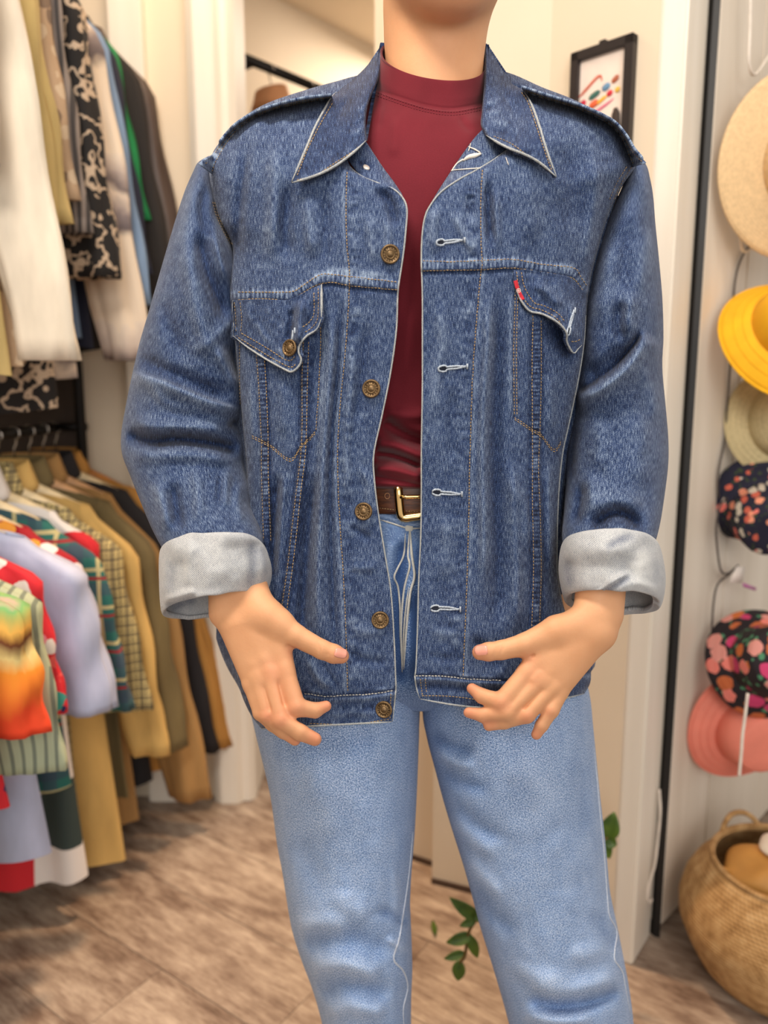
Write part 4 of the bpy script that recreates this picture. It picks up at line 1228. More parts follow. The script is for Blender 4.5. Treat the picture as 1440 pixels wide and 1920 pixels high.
# hair cap (short, out of frame) and eyes
M_HAIR = plain('hair_brown', (58, 40, 30), .5, .15, 120)
uu = np.linspace(0, math.pi * .62, 20)[:, None]; vv = np.linspace(0, 2 * math.pi, 40)[None, :]
hx = np.sin(uu) * np.cos(vv); hy = np.sin(uu) * np.sin(vv); hz = np.cos(uu) + 0 * vv
lim = np.where(hy < 0, .62, 1.0)
HV = np.stack([hc[0] + .080 * hx, hc[1] + .026 + .102 * hy, hc[2] + .024 + .104 * np.maximum(hz, -.5 + .75 * np.clip(-hy * 1.4, 0, 1))], -1)
link('hair', grid_mesh('hair', HV - BASE, None, None, [M_HAIR], 'out', .006), person)
M_EYE = NT('eye_white', .2, srgb(236, 232, 226)).m
M_IRIS = NT('iris', .2, srgb(70, 50, 36)).m
for s_ in (-1, 1):
    e = link('eye', lathe_mesh('eye', [(0, .0105)] + [(.0105 * math.sin(a), .0105 * math.cos(a)) for a in np.linspace(.2, 3.0, 12)] + [(0, -.0105)], 20, [M_EYE]), person)
    e.location = tuple(np.array([fx + s_ * .031, .790, chin[2] + .1195]) - BASE)
    i_ = link('iris', lathe_mesh('iris', [(0, .0112), (.004, .0109), (.0048, .0095)], 16, [M_IRIS]), e)
    i_.rotation_euler = (math.radians(90), 0, 0)
# shoes
M_SHOE = plain('shoe_white', (226, 222, 214), .6)
for sx_, ax_ in ((-1, 0.0), (1, .23)):
    V = []
    for v_ in np.linspace(0, 1, 22):
        yv = .94 - .245 * v_
        wd_ = .040 * (math.sin(math.pi * min(1, .12 + v_ * .80)) ** .5) + .004
        hh = .085 * (1 - sstep((v_ - .25) / .5)) + .045 * sstep((v_ - .25) / .5) * (1 - .4 * v_ ** 6)
        if v_ > .93: hh *= .7; wd_ *= .8
        th_ = np.linspace(0, 2 * math.pi, 24)
        sp = lambda q_, e_: np.sign(q_) * np.abs(q_) ** e_
        V.append(np.stack([ax_ + .012 * sx_ * v_ + wd_ * sp(np.cos(th_), .7), np.full(24, yv), hh / 2 + hh / 2 * sp(np.sin(th_), .7)], 1))
    link('shoe', grid_mesh('shoe', np.array(V) - BASE, None, None, [M_SHOE], 'out'), person)
# ================================================================== clothes
def dn(r, g, b): return srgb(r, g, b)
M_DEN = denim('denim_indigo', dn(10, 15, 34), dn(41, 61, 101), dn(156, 174, 196), .68, .6, .12, 1.15, (1700, 1200), (1350, 130))
M_DENIN = denim('denim_inside', dn(78, 88, 112), dn(184, 187, 190), dn(236, 234, 228), .30, .6, .55, 1.0)
M_JEAN = denim('denim_light', dn(54, 82, 130), dn(128, 160, 206), dn(226, 234, 245), .30, .95, .45, 1.15, (760, 620), (900, 420))
M_EDGE = denim('worn_edge', dn(84, 98, 118), dn(158, 162, 162), dn(214, 208, 198), .5, .9, .0, 1.0)
M_THREAD = plain('thread_tan', (164, 136, 94), .7, .1, 300)
M_THREADW = plain('thread_grey', (196, 192, 182), .7, .1, 300)
M_BRASS = plain('aged_brass', (112, 90, 62), .48, .15, 300, .7)
M_BRASSD = plain('aged_brass_dark', (60, 44, 30), .5, .15, 300, .8)

def rails(A, B, nv):
    return keyed(A, nv), keyed(B, nv)

class Sheet:
    """cloth patch kept as picture position + forward distance, so that folds can be pressed into it"""
    def __init__(s, PX, PY, Y):
        s.PX, s.PY, s.Y = PX, PY, Y
        s.wear = np.zeros(PX.shape)  # tone: worn cloth lighter, painted shade of creases and fly darker
        s.w = np.ones(PX.shape)
        s.gain = 1.9
        s.wgain = 1.7
    def noise(s, amp, sx, sy, seed):
        s.Y = s.Y + amp * vnoise(s.PX / sx, s.PY / sy, seed) * s.w
        return s
    def press(s, L):
        for (pts, w_, amp, kind, wear, tp) in L:
            h = stroke(s.PX, s.PY, pts, w_, kind, tp)
            g_ = s.gain if (kind in 'rc' and w_ >= 7) else 1.0
            s.Y = s.Y - g_ * amp / 1000.0 * h * s.w
            s.wear = s.wear + (s.wgain if (kind in 'rc' and w_ >= 7) else 1.0) * wear * h
        return s
    def xyz(s): return P(s.PX, s.PY, s.Y) - BASE
    def world(s): return P(s.PX, s.PY, s.Y)
    def uv(s): return np.stack([s.PX, s.PY], -1) / KPX
    def bvh(s):
        V = s.world(); n, m = V.shape[:2]
        return BVHTree.FromPolygons(V.reshape(-1, 3).tolist(), gfaces(n, m).tolist())
    def build(s, name, mat, parent, thick=.0016, face='cam', uv=None, centre=None, attr=True):
        V = s.xyz()
        d = np.array([0, 0, CAMZ]) - BASE
        n, m = V.shape[:2]
        nr = normals_of(V)
        ref = (d - V) if face == 'cam' else (V - (V.mean((0, 1)) if centre is None else centre))
        sg = np.sign(np.sum(nr * ref))
        Vs = V
        me = grid_mesh_oriented(name, Vs, nr * sg, sg, s.uv() if uv is None else uv, {'wear': s.wear}, [mat], thick)
        return link(name, me, parent)

def grid_mesh_oriented(name, V, out, sg, uv, attrs, mats, thick):
    n, m = V.shape[:2]
    F = gfaces(n, m)
    if sg < 0: F = F[:, ::-1]
    verts = V.reshape(-1, 3); U = uv.reshape(-1, 2); A = {k: np.ravel(v) for k, v in attrs.items()}
    if thick > 0:
        N = n * m
        verts = np.concatenate([verts, (V - out * thick).reshape(-1, 3)])
        idx = np.arange(N).reshape(n, m)
        ring = np.concatenate([idx[0, :], idx[1:, -1], idx[-1, -2::-1], idx[-2:0, 0]])
        r2 = np.roll(ring, -1)
        rim = np.stack([ring, r2, r2 + N, ring + N], 1)
        if sg > 0: rim = rim[:, ::-1]
        F = np.concatenate([F, F[:, ::-1] + N, rim])
        A = {k: np.concatenate([v, v]) for k, v in A.items()}
        U = np.concatenate([U, U])
    return mk_mesh(name, verts, F, U, A, True, mats)

def between(A, B, nu, sag=None, n=2.6, lin=False):
    """sheet between side rail A and free rail B (each (nv,3): px, py, Y); Y bulges towards the viewer from A"""
    u = np.linspace(0, 1, nu)[None, :]
    PX = A[:, 0:1] + (B[:, 0:1] - A[:, 0:1]) * u
    PY = A[:, 1:2] + (B[:, 1:2] - A[:, 1:2]) * u
    q = 1 - u
    f = q if lin else 1 - (1 - q ** n) ** (1 / n)
    Y = B[:, 2:3] + (A[:, 2:3] - B[:, 2:3]) * f
    if sag is not None:
        PY = PY + sag[:, None] * np.sin(math.pi * u)
    return Sheet(PX, PY, Y)

def patch(top, bot, nu, nv, Yt, Yb, bulge=0.0, lin=True):
    """sheet between a top and a bottom polyline, Y given along each"""
    a = poly(top, nu); b = poly(bot, nu)
    ya = np.interp(np.linspace(0, 1, nu), np.linspace(0, 1, len(Yt)), Yt); yb = np.interp(np.linspace(0, 1, nu), np.linspace(0, 1, len(Yb)), Yb)
    v = np.linspace(0, 1, nv)[:, None]
    PX = a[None, :, 0] + (b[None, :, 0] - a[None, :, 0]) * v
    PY = a[None, :, 1] + (b[None, :, 1] - a[None, :, 1]) * v
    Y = ya[None] + (yb - ya)[None] * v - bulge * np.sin(math.pi * v)
    return Sheet(PX, PY, Y)

def tube_sheet(L, R, Yc, ry, tilt, nv, nu, n=2.2):
    """closed cloth tube: left and right picture rails, centre distance, half depth; tilt lifts the front edge (pixels)"""
    k = keyed(np.column_stack([np.array(L, float), np.array(R, float), Yc, ry, tilt]), nv)
    th = np.linspace(-math.pi / 2, 1.5 * math.pi, nu)[None, :]        # starts at the back
    c = np.cos(th - 0); s_ = np.sin(th)
    sp = lambda q: np.sign(q) * np.abs(q) ** (2 / n)
    mx = (k[:, 0:1] + k[:, 2:3]) / 2; hx = (k[:, 2:3] - k[:, 0:1]) / 2
    my = (k[:, 1:2] + k[:, 3:4]) / 2; hy = (k[:, 3:4] - k[:, 1:2]) / 2
    S = Sheet(mx + hx * sp(c), my + hy * sp(c) - k[:, 6:7] * sp(s_), k[:, 4:5] - k[:, 5:6] * sp(s_))
    S.w = np.clip(s_ * 2.0, 0, 1) ** .6 + 0 * mx
    V = S.world()
    du = np.concatenate([np.zeros((nv, 1)), np.cumsum(np.linalg.norm(np.diff(V, axis=1), axis=2), axis=1)], 1).mean(0)[None]
    dv = np.concatenate([np.zeros((1, nu)), np.cumsum(np.linalg.norm(np.diff(V, axis=0), axis=2), axis=0)], 0).mean(1)[:, None]
    S.uvm = np.stack([du + 0 * dv, dv + 0 * du], -1)
    return S

def on(bvhs, px, py):
    best = None
    for b_ in bvhs:
        h, nn_ = ray(b_, px, py)
        if h is not None and (best is None or h[1] < best[0][1]): best = (h, nn_)
    if best is None:                               # just off the cloth: take the nearest point of it
        l_, n0, _, _ = bvhs[0].find_nearest(Vector(P(px, py, .772)))
        best = (np.array(l_), np.array(n0))
    h, n_ = best
    if np.dot(n_, np.array([0, 0, CAMZ]) - h) < 0: n_ = -n_
    return h, n_

# ------------------------------------------------------------------ jacket rails (px, py, Y)
LA = np.array([(668, 170, .887), (612, 182, .885), (560, 190, .886), (490, 209, .888), (445, 234, .890), (418, 262, .892), (397, 292, .892), (392, 325, .886), (400, 372, .880), (412, 412, .872), (436, 466, .862), (430, 545, .850), (437, 610, .848), (445, 700, .848), (453, 780, .850), (460, 850, .852), (462, 900, .855), (458, 960, .858), (450, 1040, .860), (443, 1120, .860), (440, 1200, .860), (443, 1260, .858), (452, 1300, .856), (470, 1340, .852), (490, 1366, .850)])
LB = np.array([(690, 205, .85), (655, 232, .83), (652, 300, .795), (676, 329, .778), (715, 346, .769), (738, 355, .765), (755, 371, .762), (763, 393, .760), (761, 430, .759), (757, 470, .758), (752, 505, .758), (746, 548, .758), (743, 620, .760), (732, 700, .762), (716, 780, .764), (701, 850, .765), (702, 900, .766), (709, 960, .766), (722, 1040, .765), (733, 1110, .764), (739, 1200, .762), (742, 1275, .760), (742, 1296, .759), (739, 1326, .757), (736, 1353, .757)])
RA = np.array([(942, 157, .887), (985, 168, .885), (1030, 184, .886), (1080, 199, .888), (1120, 216, .890), (1150, 233, .892), (1170, 256, .894), (1184, 284, .894), (1193, 310, .890), (1168, 347, .882), (1146, 392, .874), (1124, 460, .862), (1104, 545, .850), (1097, 640, .848), (1084, 720, .848), (1068, 795, .848), (1056, 850, .848), (1049, 920, .848), (1046, 1000, .848), (1047, 1080, .850), (1062, 1150, .855), (1104, 1238, .868), (1108, 1262, .868), (1106, 1282, .866), (1096, 1300, .864)])
RB = np.array([(920, 205, .85), (950, 236, .83), (955, 272, .795), (930, 296, .780), (897, 317, .771), (860, 337, .767), (826, 361, .764), (804, 390, .761), (795, 415, .759), (791, 450, .758), (790, 490, .757), (791, 520, .757), (792, 560, .758), (792, 640, .760), (792, 720, .762), (791, 790, .764), (790, 850, .765), (790, 920, .766), (789, 1000, .766), (785, 1090, .765), (783, 1170, .764), (780, 1250, .762), (778, 1268, .761), (781, 1290, .762), (787, 1310, .764)])
NV = 520
la, lb = rails(LA, LB, NV); ra, rb_ = rails(RA, RB, NV)
tt = np.linspace(-1, 23, NV)
yokeL_u = [(427, 548), (491, 548), (547, 547), (570, 534), (599, 516), (622, 515), (655, 519), (700, 524), (745, 529)]
yokeL_l = [(427, 563), (491, 560), (541, 562), (564, 551), (593, 534), (622, 529), (655, 535), (700, 539), (745, 543)]
yokeL_m = [((a[0] + b[0]) / 2, (a[1] + b[1]) / 2) for a, b in zip(yokeL_u, yokeL_l)]
yokeR_u = [(792, 490), (847, 491), (903, 489), (961, 487), (1017, 496), (1075, 503), (1088, 519), (1100, 537)]
yokeR_l = [(792, 507), (847, 506), (903, 505), (961, 502), (1017, 510), (1069, 519), (1085, 534), (1095, 550)]
yokeR_m = [((a[0] + b[0]) / 2, (a[1] + b[1]) / 2) for a, b in zip(yokeR_u, yokeR_l)]
plkL = [(651, 322), (649, 365), (649, 421), (651, 468), (655, 505), (655, 540), (652, 600), (646, 680), (640, 740), (635, 800), (633, 860), (635, 940), (640, 1020), (645, 1100), (648, 1180), (650, 1240), (652, 1300)]
plkR = [(905, 318), (901, 377), (902, 454), (904, 490), (901, 520), (897, 560), (892, 620), (887, 690), (884, 760), (882, 830), (880, 900), (879, 960), (877, 1040), (875, 1100), (872, 1180), (868, 1268)]
b1Ll = [(478, 640), (481, 665), (485, 712), (488, 770), (491, 828), (491, 875), (493, 960), (495, 1015)]
b1Lr = [(493, 650), (496, 675), (500, 741), (502, 790), (503, 828), (503, 880), (505, 960), (507, 1015)]
b2Ll = [(569, 640), (567, 712), (567, 799), (564, 857), (555, 930), (548, 990), (540, 1060), (533, 1110), (527, 1150)]
b2Lr = [(579, 640), (577, 700), (576, 741), (574, 828), (570, 875), (562, 940), (556, 1000), (549, 1060), (541, 1120), (537, 1155)]
b1R_l = [(999, 590), (998, 682), (998, 799), (998, 878), (998, 960), (1000, 1060), (998, 1140), (996, 1190)]
b1R_r = [(1014, 600), (1014, 712), (1012, 799), (1009, 878), (1012, 960), (1014, 1060), (1012, 1140), (1010, 1190)]
mid = lambda a, b: [((p[0] + q_[0]) / 2, (p[1] + q_[1]) / 2) for p, q_ in zip(poly(a, 10), poly(b, 10))]
b1L, b2L, b1R = mid(b1Ll, b1Lr), mid(b2Ll, b2Lr), mid(b1R_l, b1R_r)
pkLv1 = [(450, 640), (450, 712), (453, 808)]
pkLV = [(455, 808), (506, 834), (544, 861), (564, 837), (593, 808)]
pkLv2 = [(601, 600), (601, 653), (597, 741), (593, 808)]
pkRv1 = [(966, 545), (963, 653), (964, 782)]
pkRV = [(964, 782), (993, 802), (1014, 815), (1038, 843), (1052, 826)]
wbL = [(455, 1300), (570, 1300), (610, 1306), (640, 1304), (690, 1302), (742, 1294)]
wbR = [(778, 1267), (830, 1268), (880, 1273), (940, 1276), (1020, 1280), (1107, 1258)]

# ------------------------------------------------------------------ left front
SL = between(la, lb, 170)
SL.noise(.0035, 70, 150, 1).noise(.0016, 24, 40, 2).noise(.0006, 9, 12, 3)
SL.press([
    (yokeL_m, 9, 2.4, 'b', .05, 0), (yokeL_u, 5, 0.5, 'p', .12, 0), (yokeL_m, 7, .7, 'q', .34, 0), ([(x_, y_ + 4) for x_, y_ in yokeL_l], 4, -2.2, 'r', -.14, 0), ([(x_, y_ - 6) for x_, y_ in yokeL_u], 5, -.4, 'q', .24, 0),
    ([(580, 526), (622, 508), (660, 510), (740, 520)], 7, .4, 'r', .14, .15), (yokeL_u, 4, .2, 'r', .10, 0),
    (plkL, 2.0, -0.7, 'r', -.05, 0), ([(x_ - 5, y_) for x_, y_ in plkL], 3.5, .9, 'r', .16, 0), ([(x_ + 14, y_) for x_, y_ in plkL], 13, .9, 'p', .16, .05),
    (b1L, 9.5, 2.0, 'b', -.08, .0), (b1L, 8, .6, 'q', .46, .05), ([(x_ + 9, y_) for x_, y_ in b1L], 3.5, -1.6, 'r', -.16, .05),
    (b2L, 8, 2.0, 'b', -.08, .0), (b2L, 7, .6, 'q', .44, .05), ([(x_ - 9, y_) for x_, y_ in b2L], 4, -1.4, 'r', -.16, .05), ([(x_ + 11, y_) for x_, y_ in b2L], 5, -1.2, 'r', -.12, .05),
    (pkLV, 2.2, -1.0, 'r', -.10, 0), (pkLv1, 2.0, -.8, 'r', -.05, 0), (pkLv2, 2.4, -.9, 'r', -.05, 0), ([(x_ + 6, y_) for x_, y_ in pkLv2], 4, 1.0, 'r', .12, .1),
    (wbL, 3.0, -2.0, 'r', -.2, 0), ([(x_, y_ + 7) for x_, y_ in wbL], 5, 1.8, 'r', .10, 0), ([(x_, y_ - 5) for x_, y_ in wbL], 4, 1.2, 'p', .2, 0), ([(x_, y_ + 26) for x_, y_ in wbL], 10, .8, 'p', .20, 0), ([(x_, y_ + 30) for x_, y_ in wbL], 16, -2.0, 'r', -.05, 0),
    # drape folds, valley shade painted into the tone
    ([(541, 330), (540, 379), (536, 441), (545, 500)], 13, -5.0, 'r', -.06, .3), ([(520, 250), (515, 330), (512, 420), (505, 500)], 14, 4.0, 'r', .05, .3), ([(575, 360), (580, 420), (590, 490)], 12, 3.5, 'r', .06, .3),
    ([(470, 250), (455, 330), (447, 420), (445, 520)], 10, -4.5, 'r', -.06, .3), ([(610, 350), (612, 430), (606, 505)], 10, -2.5, 'r', -.04, .3), ([(690, 395), (695, 440), (705, 500)], 9, 2.0, 'r', .08, .3), ([(722, 395), (728, 440), (722, 490)], 8, 2.5, 'r', .06, .3),
    ([(700, 350), (730, 380), (740, 430)], 12, -5, 'r', -.08, .3),
    ([(620, 560), (622, 640), (616, 740), (608, 840), (600, 960), (596, 1100), (600, 1230)], 11, 5.0, 'r', .06, .15), ([(640, 560), (636, 660), (624, 780), (618, 900), (622, 1050), (628, 1240)], 7, -3.5, 'r', -.06, .15),
    ([(590, 880), (580, 980), (570, 1100), (566, 1220)], 13, -8.0, 'r', -.07, .2), ([(660, 620), (658, 720), (650, 840), (655, 960)], 8, 2.2, 'r', .06, .2), ([(690, 600), (680, 700), (668, 800)], 10, -2.2, 'r', -.03, .2),
    ([(530, 700), (532, 760), (530, 830)], 14, 2.5, 'r', .02, .3), ([(520, 880), (515, 980), (510, 1100)], 9, -6.0, 'r', -.10, .2), ([(535, 880), (528, 980), (520, 1090)], 7, 3.5, 'r', .02, .2),
    ([(660, 870), (690, 900), (690, 960), (676, 1010)], 9, 2.0, 'r', .06, .25), ([(655, 985), (676, 1000), (700, 1010)], 7, -2.0, 'r', -.06, .25), ([(650, 1060), (680, 1065), (712, 1062)], 8, 1.6, 'r', .05, .3),
    ([(655, 1180), (690, 1185), (730, 1180)], 10, 1.6, 'r', .06, .3), ([(650, 1225), (690, 1240), (735, 1238)], 8, -1.6, 'r', -.04, .3),
    ([(470, 700), (470, 780), (478, 860)], 8, 2.0, 'r', .06, .3),
    ([(575, 1230), (600, 1275), (632, 1290)], 8, 2.5, 'r', .08, .3), ([(600, 1240), (620, 1270), (640, 1296)], 6, -2.0, 'r', -.06, .3), ([(600, 1345), (660, 1335), (720, 1340)], 9, 2.2, 'r', .10, .3),
])
# ------------------------------------------------------------------ right front
sagR = 22 * sstep((tt - 19.5) / 3.0)
SR = between(ra, rb_, 170, sagR)
SR.noise(.0035, 70, 150, 5).noise(.0016, 24, 40, 6).noise(.0006, 9, 12, 7)
SR.press([
    (yokeR_m, 9, 2.4, 'b', .05, 0), (yokeR_u, 5, .5, 'p', .12, 0), (yokeR_m, 7, .7, 'q', .34, 0), ([(x_, y_ + 4) for x_, y_ in yokeR_l], 4, -2.2, 'r', -.14, 0), ([(x_, y_ - 6) for x_, y_ in yokeR_u], 5, -.4, 'q', .24, 0), (yokeR_u, 5, .2, 'r', .12, 0),
    (plkR, 2.0, -.7, 'r', -.05, 0), ([(x_ + 5, y_) for x_, y_ in plkR], 3.5, .9, 'r', .14, 0), ([(x_ - 16, y_) for x_, y_ in plkR], 13, .9, 'p', .18, .05),
    (b1R, 10, 2.0, 'b', -.08, 0), (b1R, 8, .6, 'q', .46, .05), ([(x_ - 11, y_) for x_, y_ in b1R], 4, -1.5, 'r', -.14, .05), ([(x_ + 11, y_) for x_, y_ in b1R], 3.5, -1.2, 'r', -.10, .05),
    (pkRV, 2.2, -1.0, 'r', -.10, 0), (pkRv1, 2.0, -1.0, 'r', -.06, 0), ([(x_ - 7, y_) for x_, y_ in pkRv1], 4, 1.2, 'r', .16, .1),
    (wbR, 3.0, -2.0, 'r', -.2, 0), ([(x_, y_ + 7) for x_, y_ in wbR], 5, 1.8, 'r', .10, 0), ([(x_, y_ - 5) for x_, y_ in wbR], 4, 1.0, 'p', .2, 0), ([(x_, y_ + 20) for x_, y_ in wbR], 9, -2.4, 'r', -.05, 0),
    ([(916, 330), (915, 400), (925, 470)], 9, -5.0, 'r', -.08, .3), ([(930, 345), (932, 420), (935, 480)], 7, 2.5, 'r', .05, .3), ([(985, 280), (990, 380), (1000, 470)], 22, 3.0, 'r', .02, .3), ([(1060, 260), (1075, 350), (1070, 450)], 26, -3.5, 'r', -.03, .3), ([(1110, 270), (1118, 350), (1105, 450), (1092, 520)], 12, 3.5, 'r', .05, .3),
    ([(820, 380), (812, 430), (815, 480)], 10, 2.5, 'r', .08, .3), ([(850, 390), (870, 440), (895, 485)], 8, 2.2, 'r', .10, .3), ([(880, 360), (885, 420)], 9, -2.5, 'r', -.05, .3),
    ([(915, 540), (915, 640), (908, 740), (905, 860), (908, 1000), (905, 1130)], 10, 5.0, 'r', .07, .15), ([(935, 540), (935, 650), (930, 780), (930, 900), (935, 1050), (930, 1200)], 14, -5.0, 'r', -.06, .15), ([(960, 850), (965, 960), (970, 1080), (965, 1200)], 12, 4.5, 'r', .03, .2),
    ([(820, 560), (830, 640), (815, 720), (822, 800)], 12, 2.2, 'r', .08, .25), ([(850, 720), (846, 800), (850, 880)], 10, -1.8, 'r', -.03, .25), ([(830, 960), (838, 1020), (830, 1090)], 12, 1.8, 'r', .05, .25),
    ([(1030, 700), (1032, 760), (1030, 820)], 10, 2.5, 'r', .04, .3), ([(1030, 860), (1030, 960), (1036, 1080)], 7, 3.0, 'r', .07, .2), ([(1022, 880), (1020, 980), (1024, 1100)], 5, -2.0, 'r', -.08, .2),
    ([(960, 900), (985, 960), (990, 1040)], 10, 3.0, 'r', .05, .3), ([(880, 1190), (920, 1230), (940, 1262)], 10, -3.0, 'r', -.08, .3), ([(800, 1180), (840, 1190), (865, 1180)], 10, 1.4, 'r', .07, .3), ([(800, 1225), (835, 1235), (860, 1230)], 8, -1.4, 'r', -.04, .3),
    ([(1020, 600), (1050, 640), (1080, 680)], 16, -4.0, 'r', -.12, .3),
])
# ------------------------------------------------------------------ back of the jacket
thb = np.linspace(0, math.pi, 70)[None, :]
bl, br_ = keyed(LA, 150), keyed(RA, 150)
tb_ = np.linspace(-1, 23, 150)[:, None]
Db = np.interp(tb_[:, 0], [0, 3, 9, 16, 23], [.075, .11, .155, .16, .15])[:, None]
c_ = np.cos(thb)
PXb = (bl[:, 0:1] + br_[:, 0:1]) / 2 - (br_[:, 0:1] - bl[:, 0:1]) / 2 * c_
PYb = bl[:, 1:2] + (br_[:, 1:2] - bl[:, 1:2]) * (1 - c_) / 2 - np.interp(tb_[:, 0], [0, 4, 7, 23], [46, 22, 0, 0])[:, None] * np.sin(thb) ** .6
PXb = PXb - c_ * 48 * np.minimum(1, 4 * np.sin(thb)) * np.interp(tb_[:, 0], [8, 11, 19, 21], [0, 1, 1, 0])[:, None]
Yb_ = (bl[:, 2:3] + br_[:, 2:3]) / 2 + Db * np.sin(thb) ** .8
SB = Sheet(PXb, PYb, Yb_)
jacket = SB.build('denim_jacket', M_DEN, person, .0018, 'out')
tag(jacket, 'open blue denim jacket with rolled sleeves')
oL = SL.build('front_panel', M_DEN, jacket)
oR = SR.build('front_panel', M_DEN, jacket)
bvL, bvR = SL.bvh(), SR.bvh()

def follow(S, bv, smooth=3):
    """distance of the cloth under the patch, smoothed"""
    Yf = np.array([[on([bv], x_, y_)[0][1] for x_, y_ in zip(a_, b_)] for a_, b_ in zip(S.PX, S.PY)])
    for _ in range(smooth):
        Q_ = np.pad(Yf, 2, mode='edge')
        Yf = sum(Q_[i:i + Yf.shape[0], j:j + Yf.shape[1]] for i in range(5) for j in range(5)) / 25
    return Yf
# ------------------------------------------------------------------ sleeves
Lo = [(392, 292), (372, 304), (362, 322), (345, 362), (325, 425), (300, 510), (280, 580), (261, 645), (246, 710), (235, 765), (227, 815), (229, 852), (244, 892), (263, 940), (284, 990), (303, 1026), (325, 1062)]
Li = [(396, 318), (402, 345), (408, 376), (416, 414), (440, 470), (448, 540), (452, 610), (457, 690), (463, 752), (452, 795), (461, 834), (458, 870), (467, 910), (471, 950), (487, 988), (494, 1020), (482, 1056)]
Yc_ = [.915, .912, .908, .90, .893, .888, .886, .886, .886, .884, .880, .868, .852, .832, .808, .790, .782]
ry_ = [.012, .035, .052, .066, .074, .078, .08, .08, .08, .078, .078, .075, .072, .068, .064, .060, .050]
SSL = tube_sheet(Lo, Li, Yc_, ry_, [0] * 17, 330, 240)
SSL.noise(.007, 60, 80, 11).noise(.0035, 28, 32, 12).noise(.0012, 12, 14, 13)
SSL.gain = 2.1
SSL.press([
    ([(232, 812), (286, 828), (330, 823), (382, 829), (421, 837), (452, 846)], 13, -11, 'r', -.13, .12), ([(236, 790), (300, 800), (370, 800), (440, 812)], 15, 6, 'r', .05, .2), ([(240, 850), (300, 852), (380, 852), (450, 866)], 15, 5, 'r', .05, .2),
    ([(236, 694), (304, 716), (382, 748), (450, 770)], 22, 9, 'c', .09, .15), ([(246, 668), (304, 692), (382, 725), (440, 745)], 14, -6, 'r', -.06, .2),
    ([(405, 640), (425, 690), (452, 735)], 12, 7, 'r', .06, .3), ([(430, 640), (445, 690), (455, 720)], 8, -6, 'r', -.08, .3), ([(425, 790), (445, 797), (470, 800)], 8, -8, 'r', -.10, .3),
    ([(413, 878), (411, 915), (405, 955)], 5.5, -4.0, 'r', -.12, .3), ([(425, 875), (424, 920), (420, 960)], 9, 4.0, 'r', .05, .3), ([(325, 900), (330, 945), (338, 1000)], 13, -6.0, 'r', -.08, .3), ([(365, 870), (372, 930), (372, 990)], 12, 4.0, 'r', .05, .3), ([(290, 890), (305, 950), (318, 1005)], 13, 5.0, 'r', .06, .3), ([(452, 900), (446, 940), (456, 985)], 10, 4.0, 'r', .04, .3),
    ([(372, 420), (386, 500), (412, 566), (430, 620)], 14, -8, 'r', -.09, .25), ([(345, 420), (356, 510), (376, 600), (405, 690)], 18, 6, 'r', .05, .25), ([(398, 420), (412, 480), (430, 540)], 9, 5, 'r', .03, .3), ([(300, 540), (322, 620), (360, 690)], 18, -3.5, 'r', -.03, .3), ([(360, 330), (352, 400), (340, 470)], 14, 3, 'r', .05, .3), ([(385, 340), (380, 400), (392, 450)], 10, -4, 'r', -.06, .3),
    ([(440, 580), (400, 640), (350, 660)], 14, 3, 'r', .03, .3), ([(270, 700), (310, 755), (390, 775)], 10, 2.0, 'r', .04, .3),
])
SSL.press([([(396, 330), (404, 372), (414, 410), (440, 468)], 5, -2.0, 'r', -.1, 0)])
Ri = [(1185, 290), (1180, 318), (1168, 347), (1148, 394), (1124, 460), (1100, 545), (1090, 620), (1082, 700), (1077, 745), (1074, 790), (1064, 840), (1061, 900), (1057, 960), (1054, 1006), (1062, 1040), (1078, 1066)]
Ro = [(1190, 286), (1211, 308), (1219, 335), (1225, 370), (1229, 420), (1236, 490), (1242, 560), (1244, 630), (1242, 690), (1248, 760), (1253, 820), (1253, 870), (1246, 930), (1237, 985), (1226, 1024), (1208, 1060)]
Yr_ = [.918, .912, .905, .898, .892, .888, .886, .886, .886, .884, .878, .866, .846, .815, .792, .785]
rr_ = [.010, .034, .052, .066, .073, .078, .080, .080, .080, .080, .080, .077, .073, .068, .062, .052]
SSR = tube_sheet(Ri, Ro, Yr_, rr_, [0] * 16, 330, 240)
SSR.noise(.007, 60, 80, 15).noise(.0035, 28, 32, 16).noise(.0012, 12, 14, 17)
SSR.gain = 2.0
